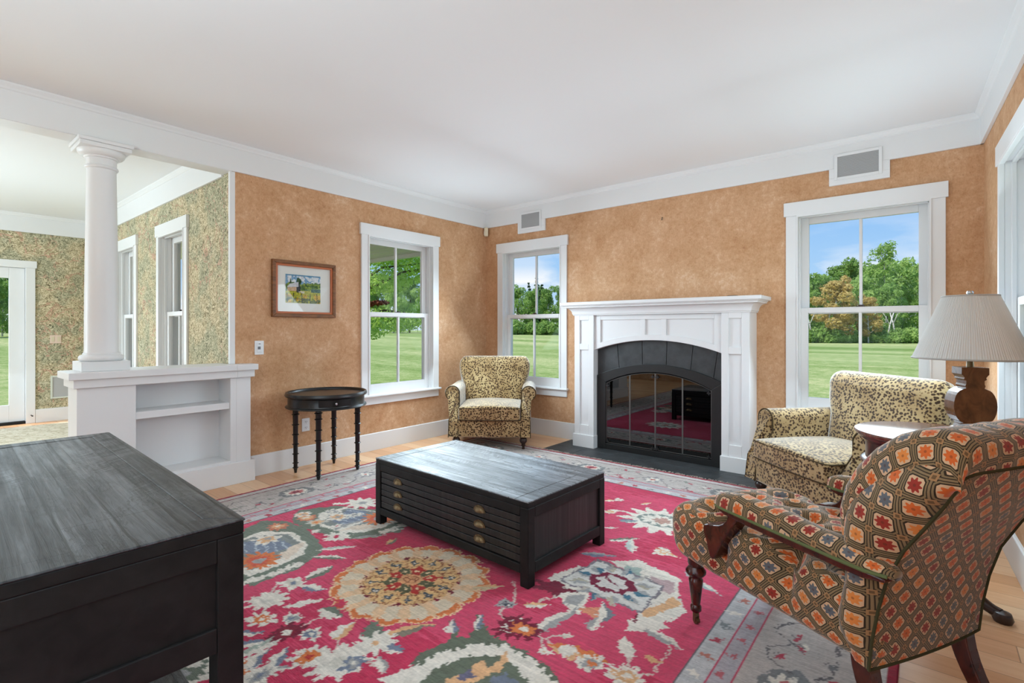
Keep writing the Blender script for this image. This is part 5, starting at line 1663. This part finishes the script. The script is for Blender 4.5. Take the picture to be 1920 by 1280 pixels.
kn = (np.random.RandomState(8).rand(ny, nx) - 0.5)
img = (img * (1 + streak[..., None] * 0.10 + kn[..., None] * 0.10)).clip(0, 255)
rug_m = Mat('hand_knotted_wool', rough=0.95, spec=0.05)
_a = rug_m.node('ShaderNodeAttribute', attribute_name='dye'); rug_m.base(_a.outputs['Color'])
rug_m.b.inputs['Sheen Weight'].default_value = 0.15
_v = rug_m.coord('Object'); rug_m.bump(rug_m.noise(rug_m.coord('Object', (55, 330, 55)), 1.0, 2, 0.6) * 0.7 + rug_m.noise(_v, 160, 2, 0.5) * 0.3, 0.6, 0.006)
zz = 0.010 + (smooth_noise((ny, nx), 3, 41) - 0.5) * 0.0022
t = thing('rug', 'large crimson floral wool rug with greige border under the coffee table', 'rug', (0, 0, 0))
raster_mesh('pile', np.stack([PX, PY, zz], -1), img, rug_m, t)
mb = MB(); mb.box(RX0 + 0.001, RY0 + 0.001, 0.0036, RX1 - 0.001, RY1 - 0.001, 0.0085); mb.build('backing', Mat('rug_backing', rgb(128, 40, 56), 0.95, 0.05), t)
# wavy far-left selvedge and knotted fringe at both ends
mb = MB(); q = random.Random(4)
for yb, sg in ((RY1, 1), (RY0, -1)):
    x = RX0 + 0.01
    while x < RX1 - 0.005:
        ln = q.uniform(0.018, 0.045); dx = q.uniform(-0.02, 0.02)
        mb.tube([(x, yb - sg * 0.004, 0.009), (x + dx * 0.4, yb + sg * ln * 0.5, 0.0085 + q.uniform(0, 0.004)), (x + dx, yb + sg * ln, 0.0075)], 0.0022, 4)
        x += q.uniform(0.006, 0.014)
fr = mb.build('fringe', Mat('fringe_wool', rgb(176, 160, 148), 0.95, 0.05), t); fr['kind'] = 'stuff'

# pale rug of the room beyond
mx0, mx1, my0, my1 = -4.45, -0.9, -6.4, -3.32
rug2_m = Mat('pale_oriental_pile', rough=0.95, spec=0.05)
_v = rug2_m.coord('Object'); _n = rug2_m.noise(_v, 6.5, 5, 0.7, 1.5); _n2_ = rug2_m.noise(_v, 30, 3, 0.6, 1.0)
rug2_m.base(rug2_m.ramp(_n * 0.6 + _n2_ * 0.4, [(0.36, rgb(150, 132, 110)), (0.46, rgb(196, 182, 158)), (0.56, rgb(218, 208, 190)), (0.66, rgb(198, 158, 130))]))
rug2_m.bump(_n2_, 0.3, 0.005)
mb = MB(); mb.box(mx0, my0, 0.0008, mx1, my1, 0.010)
o = mb.build('rug', rug2_m, bevel=0.003); tag(o, 'pale beige oriental rug on the floor of the room beyond the column', 'rug')

# ================================================================== OUTSIDE
def ground_z(x, y):
    d = math.hypot(x - 2, y + 2)
    return -0.5 + 1.2 * sm(6, 70, -x) + 0.25 * math.sin(x * 0.09 + 1) * math.sin(y * 0.07) * sm(8, 30, d) * 0.5


grass = Mat('mown_meadow_grass', rough=0.95, spec=0.05)
_v = grass.coord('Object'); _a = grass.noise(grass.coord('Object', (0.022, 0.11, 0.1)), 1.0, 4, 0.6, 0.4); _b = grass.noise(_v, 2.2, 5, 0.7); _c2 = grass.noise(grass.coord('Object', (14, 14, 14)), 1.0, 3, 0.7)
grass.base(grass.ramp(_a * 0.45 + _b * 0.3 + _c2 * 0.25, [(0.38, rgb(106, 134, 60)), (0.46, rgb(138, 160, 88)), (0.52, rgb(166, 180, 114)), (0.60, rgb(210, 204, 148))]))
grass.bump(_c2, 0.6, 0.05)
mb = MB(); rows = []
for y in np.concatenate([np.linspace(-60, -9, 8), np.linspace(-8, 30, 30), np.linspace(34, 180, 22)]):
    rows.append([(x, y, ground_z(x, y)) for x in np.concatenate([np.linspace(-170, -34, 20), np.linspace(-30, 20, 36), np.linspace(25, 120, 12)])])
mb.grid(rows); struct(mb.build('ground', grass, smooth='all'))

# porch roof outside the left window and the far room's windows
porch_m = Mat('porch_ceiling_paint', rgb(236, 230, 242), 0.6, 0.3)
mb = MB(); mb.box(-7.0, -2.895, 2.62, -0.30, 1.18, 2.70); mb.box(-7.0, 1.12, 2.56, -0.30, 1.22, 2.84); mb.box(-0.34, -2.895, 2.56, -0.24, 1.22, 2.84)
for k in range(16): mb.box(-7.0, -2.8 + k * 0.25, 2.614, -0.34, -2.795 + k * 0.25, 2.62)
struct(mb.build('roof', porch_m))
mb = MB(); mb.box(-0.30, -2.89, -0.6, -0.182, 0.18, 0.05); mb.box(-0.30, 0.182, -0.6, 5.2, 0.24, 0.05)
struct(mb.build('foundation', slate))


def foliage_mat(name, c0, c1, c2):
    m = Mat(name, rough=0.7, spec=0.2); nt = m.nt
    v = m.coord('Object'); oi = m.node('ShaderNodeObjectInfo')
    n = m.noise(v, 1.1, 3, 0.6) * 0.5 + m.noise(v, 7.0, 2, 0.6) * 0.5 + (Ex(nt, oi.outputs['Random']) - 0.5) * 0.16
    c = m.ramp(n, [(0.36, c0), (0.5, c1), (0.64, c2)])
    m.base(c)
    tr = nt.nodes.new('ShaderNodeBsdfTranslucent'); m.link(c, tr.inputs[0])
    mx = nt.nodes.new('ShaderNodeMixShader'); mx.inputs[0].default_value = 0.5
    nt.links.new(m.b.outputs[0], mx.inputs[1]); nt.links.new(tr.outputs[0], mx.inputs[2]); nt.links.new(mx.outputs[0], m.out.inputs[0])
    return m


fol_green = foliage_mat('summer_green_leaves', rgb(104, 140, 66), rgb(154, 188, 98), rgb(200, 222, 138))
fol_yellow = foliage_mat('yellowing_leaves', rgb(176, 152, 84), rgb(220, 196, 124), rgb(238, 222, 164))
fol_dark = foliage_mat('dark_conifer_needles', rgb(52, 80, 52), rgb(80, 112, 74), rgb(112, 140, 98))
fol_porch = foliage_mat('bright_maple_leaves', rgb(152, 190, 72), rgb(198, 226, 112), rgb(232, 246, 166))
birch = Mat('birch_bark', rough=0.8, spec=0.2)
_n = birch.noise(birch.coord('Object', (3, 3, 14)), 1.2, 3, 0.6); birch.base(birch.ramp(_n, [(0.36, rgb(60, 56, 52)), (0.46, rgb(206, 202, 194)), (0.8, rgb(228, 226, 220))]))
bark = Mat('grey_bark', rgb(96, 84, 70), 0.9, 0.1)
red_leaf = Mat('reddish_brown_dead_leaves', rgb(128, 70, 54), 0.9, 0.1)


def leaf_mesh(name, blobs, count, size, mat, seed, parent, droop=0.0):
    """crown: small leaf-cluster faces scattered through overlapping ellipsoid blobs"""
    q = np.random.RandomState(seed); vol = np.array([b[3] * b[4] for b in blobs]); pick = q.choice(len(blobs), count, p=vol / vol.sum())
    B = np.array(blobs)[pick]
    d = q.normal(size=(count, 3)); d /= np.linalg.norm(d, axis=1)[:, None]
    rad = 0.55 + 0.45 * q.rand(count) ** 0.5
    P = B[:, :3] + d * rad[:, None] * np.stack([B[:, 3], B[:, 3], B[:, 4]], 1)
    nrm_ = d + q.normal(size=(count, 3)) * 0.6 + np.array([0, 0, 0.35]); nrm_ /= np.linalg.norm(nrm_, axis=1)[:, None]
    a = np.cross(nrm_, q.normal(size=(count, 3))); a /= np.linalg.norm(a, axis=1)[:, None]; b = np.cross(nrm_, a)
    s = size * (0.6 + 0.8 * q.rand(count))[:, None]
    bend = nrm_ * s * 0.25
    V = np.stack([P - a * s, P - b * s * 0.55 - bend, P + a * s, P + b * s * 0.55 - bend], 1).reshape(-1, 3)
    F = np.arange(count * 4).reshape(count, 4)
    me = bpy.data.meshes.new(name); me.from_pydata(V.tolist(), [], F.tolist()); me.materials.append(mat.m); me.update()
    o = bpy.data.objects.new(name, me); COL.objects.link(o); o.parent = parent
    return o


def wood_mesh(name, limbs, mat, parent):
    mb = MB()
    for path, r0, r1 in limbs:
        n = len(path); mb.tube(path, [r0 + (r1 - r0) * i / (n - 1) for i in range(n)], 7)
    return mb.build(name, mat, parent, smooth='all')


def tree_proto(name, label, cat, h, spread, seed, fol, brk, leaf=0.21, count=4600, low=0.08, group=None):
    t = thing(name, label, cat, (0, 0, 0), 0, group)
    q = random.Random(seed); limbs = []; blobs = []
    tr = [(0, 0, -0.3)]; x = y = 0
    for k in range(1, 8):
        x += q.uniform(-.12, .12); y += q.uniform(-.12, .12); tr.append((x, y, h * 0.9 * k / 7))
    limbs.append((tr, 0.014 * h + 0.04, 0.03))
    for k in range(17):
        f = low + (0.94 - low) * k / 16; a = k * 2.4 + q.uniform(-.5, .5); rr = spread * (1 - abs(f - 0.45) * 1.0) * q.uniform(.5, 1.0)
        bx, by, bz = tr[min(7, int(f * 8))]; bz = h * f
        e = (bx + rr * math.cos(a), by + rr * math.sin(a), bz + rr * 0.35)
        limbs.append(([(bx, by, bz - 0.4), ((bx + e[0]) / 2, (by + e[1]) / 2, (bz + e[2]) / 2), e], 0.05, 0.012))
        blobs.append((e[0] * 0.85, e[1] * 0.85, e[2], spread * q.uniform(.24, .40), spread * q.uniform(.20, .32)))
        if k % 2: blobs.append((e[0] * 0.4, e[1] * 0.4, e[2] - 0.2, spread * q.uniform(.25, .4), spread * q.uniform(.2, .3)))
    blobs.append((tr[-1][0], tr[-1][1], h * 0.88, spread * 0.42, h * 0.12))
    wood_mesh('trunk', limbs, brk, t)
    leaf_mesh('crown', blobs, count, leaf, fol, seed, t)
    return t


def conifer_proto(name, label, h, seed, group):
    t = thing(name, label, 'tree', (0, 0, 0), 0, group)
    wood_mesh('trunk', [([(0, 0, -0.3), (0.05, 0, h * 0.5), (0, 0, h)], 0.16, 0.02)], bark, t)
    blobs = []; q = random.Random(seed)
    for k in range(16):
        f = 0.12 + 0.86 * k / 15; r_ = (1 - f) * h * 0.17 + 0.12
        for m_ in range(4):
            a = q.uniform(0, 6.28); blobs.append((r_ * 0.6 * math.cos(a), r_ * 0.6 * math.sin(a), h * f, r_ * 0.55, 0.16))
    leaf_mesh('crown', blobs, 2200, 0.24, fol_dark, seed, t)
    return t


def along(u, d):
    """a point on the ground seen in direction u of the photo's frame, d metres ahead"""
    l = (u - 960) / FPX * d; s, c = math.sin(CAM_YAW), math.cos(CAM_YAW)
    x, y = CAM_P[0] - s * d + c * l, CAM_P[1] + c * d + s * l
    return x, y, ground_z(x, y)


G3 = 'woodland trees seen through the window behind the lamp'
G2 = 'woodland trees seen through the corner window'
G1 = 'woodland trees seen through the window beside the picture'
G0 = 'trees seen through the far glass door'
leafy = [tree_proto('tree', 'leafy green tree in the wood edge seen through the window behind the lamp', 'tree', 10.0, 3.4, 30 + k, fol_green, (bark, birch)[k % 2], group=G3) for k in range(4)]
used = [False] * 4


def place(k, u, d, s, label=None, group=None):
    o = leafy[k % 4] if not used[k % 4] else copy_tree(leafy[k % 4])
    used[k % 4] = True
    o.location = along(u, d); o.scale = (s * 0.84, s * 0.84, s); o.rotation_euler.z = rnd.uniform(0, 6.28)
    if label: o['label'] = label
    if group: o['group'] = group
    return o


for i, (u, d, s) in enumerate(((1500, 70, .80), (1578, 71, .70), (1662, 70, .74), (1738, 70, .82), (1462, 78, 1.0), (1540, 78, .98), (1612, 77, .95), (1694, 78, 1.12), (1770, 78, 1.1), (1516, 87, 1.05), (1588, 86, 1.30), (1650, 88, 1.32), (1722, 87, 1.3), (1552, 95, 1.2), (1622, 96, 1.35), (1690, 96, 1.4))):
    place(i, u, d, s)
lab2 = 'leafy green tree in the even wood edge seen through the corner window'
for i, (u, d, s) in enumerate(((940, 88, .80), (998, 88, .74), (1056, 88, .80), (970, 96, .86), (1028, 95, .84), (1086, 96, .9), (948, 104, .92), (1008, 103, .90), (1062, 104, .95))):
    place(i + 1, u, d, s, lab2, G2)
lab1 = 'leafy green tree in the distant wood seen low beneath the maple boughs'
for i, (u, d, s) in enumerate(((676, 80, .86), (738, 79, .84), (800, 80, .90), (706, 87, .95), (768, 88, .95), (690, 95, 1.0), (750, 96, 1.0))):
    place(i, u, d, s, lab1, G1)
for i, (u, d, s) in enumerate(((-22, 42, .50), (4, 44, .46), (26, 46, .56))):
    place(i + 2, u, d, s, 'leafy green tree on the rise seen through the far glass door', G0)
for i, (u, d, s) in enumerate(((860, 90, .84), (905, 98, .9), (1130, 90, .84), (1190, 96, .9), (1250, 86, .86), (1310, 84, .9), (1370, 82, .95), (1425, 78, 1.0), (1830, 76, 1.1), (1900, 80, 1.1), (590, 84, .9), (520, 90, .95))):
    place(i, u, d, s, 'leafy green tree of the wood edge standing out of sight behind the house walls', 'woodland trees behind the walls')
y_ = tree_proto('tree', 'tall yellowing tree in the wood edge outside the window behind the lamp', 'tree', 7.6, 2.3, 51, fol_yellow, birch, leaf=0.17, count=4200, low=0.14); y_.location = along(1567, 66); y_.scale = (1.2, 1.2, 1.08)
y2 = copy_tree(y_); y2.location = along(1628, 66); y2.scale = (.74, .74, .80); y2.rotation_euler.z = 2; y2['label'] = 'shorter yellowing tree beside the tall birch outside the window behind the lamp'
t = tree_proto('birch_tree', 'tall pale-trunked birch rising above the other trees outside the window behind the lamp', 'tree', 14.6, 2.7, 61, fol_green, birch, leaf=0.2, count=1900, low=0.42); t.location = along(1659, 74)
pale = thing('birch_tree', 'slender bare leaning birch trunk at the wood edge outside the window behind the lamp', 'tree', along(1524, 66), 0.3, 'bare birch trunks')
wood_mesh('trunk', [([(0, 0, -.3), (-.35, 0, 2.4), (-.9, 0, 4.6)], .12, .06), ([(-.35, 0, 2.4), (.1, 0, 3.6), (.7, 0, 4.6)], .07, .03)], birch, pale)
for u, sx in ((1545, -1), (1600, 1), (1634, 1), (1662, -1), (1681, 1)):
    c = copy_tree(pale); c.location = along(u, 65.5 + rnd.uniform(0, 1)); c.scale = (sx, 1, rnd.uniform(.7, 1.1)); c.rotation_euler.z = rnd.uniform(-.5, .5)
for u, d, hgt in ((1006, 100, 11.0), (992, 99, 9.9), (1016, 99, 9.6)):
    cf = conifer_proto('conifer_tree', 'dark pointed conifer above the green wood in the corner window', hgt, int(u), 'conifers above the wood in the corner window'); cf.location = along(u, d)
# low shrubs along the wood edge
sh = thing('shrub', 'low leafy shrub at the foot of the wood outside the window behind the lamp', 'shrub', (0, 0, 0), 0, 'shrubs along the wood edge')
leaf_mesh('leaves', [(0, 0, 1.0, 1.4, 1.2), (.9, .2, .7, 1.0, .9), (-.9, -.1, .8, 1.0, 1.0)], 1300, .2, fol_green, 77, sh)
for i, u in enumerate(range(1500, 1742, 21)):
    o = sh if i == 0 else copy_tree(sh)
    o.location = along(u + rnd.uniform(-4, 4), 66 + rnd.uniform(-.6, 1)); s = rnd.uniform(.7, 1.15); o.scale = (s, s, s); o.rotation_euler.z = rnd.uniform(0, 6)
for i, u in enumerate(range(945, 1080, 14)):
    o = copy_tree(sh); o.location = along(u + rnd.uniform(-3, 3), 84 + rnd.uniform(-.6, 1)); s = rnd.uniform(.8, 1.3); o.scale = (s, s, s); o.rotation_euler.z = rnd.uniform(0, 6)
    o['label'] = 'low leafy shrub at the foot of the wood outside the corner window'; o['group'] = 'shrubs below the corner window wood'

# maple beside the porch, its boughs hanging across the left window
t = thing('maple_tree', 'bright green maple by the porch with boughs across the window beside the picture', 'tree', along(640, 13.0), 0)
q = random.Random(12); limbs = [([(0, 0, -.3), (.1, 0, 1.2), (0, .1, 2.6), (.1, 0, 4.5), (0, 0, 6.5)], .20, .06)]; blobs = []
RXv = (math.cos(CAM_YAW), math.sin(CAM_YAW))
for k in range(26):
    z = 1.5 + 0.21 * k; a = q.uniform(-1.0, 1.0) if k % 4 else q.uniform(0, 6.28); rr = q.uniform(1.9, 3.3) * (1 if z < 4.6 else 0.75)
    dx, dy = RXv[0] * math.cos(a) - RXv[1] * math.sin(a), RXv[1] * math.cos(a) + RXv[0] * math.sin(a)
    e = (dx * rr, dy * rr, z + (q.uniform(-.35, .1) if k < 4 else q.uniform(.1, .9)))
    limbs.append(([(0, 0, z - .3), (dx * rr * .5, dy * rr * .5, (z + e[2]) / 2 + .12), e], .05, .012))
    for f in (.35, .55, .75, .95):
        blobs.append((dx * rr * f + q.uniform(-.2, .2), dy * rr * f + q.uniform(-.2, .2), z - .2 + (e[2] - z + .2) * f + q.uniform(-.1, .25), q.uniform(.45, .80), q.uniform(.16, .30)))
wood_mesh('trunk', limbs, bark, t)
leaf_mesh('crown', blobs, 38000, .040, fol_porch, 13, t)
br = leaf_mesh('dead_bough', [(RXv[0] * .95, RXv[1] * .95, 2.42, .28, .05), (RXv[0] * .6, RXv[1] * .6, 2.36, .22, .05)], 420, .05, red_leaf, 5, t)
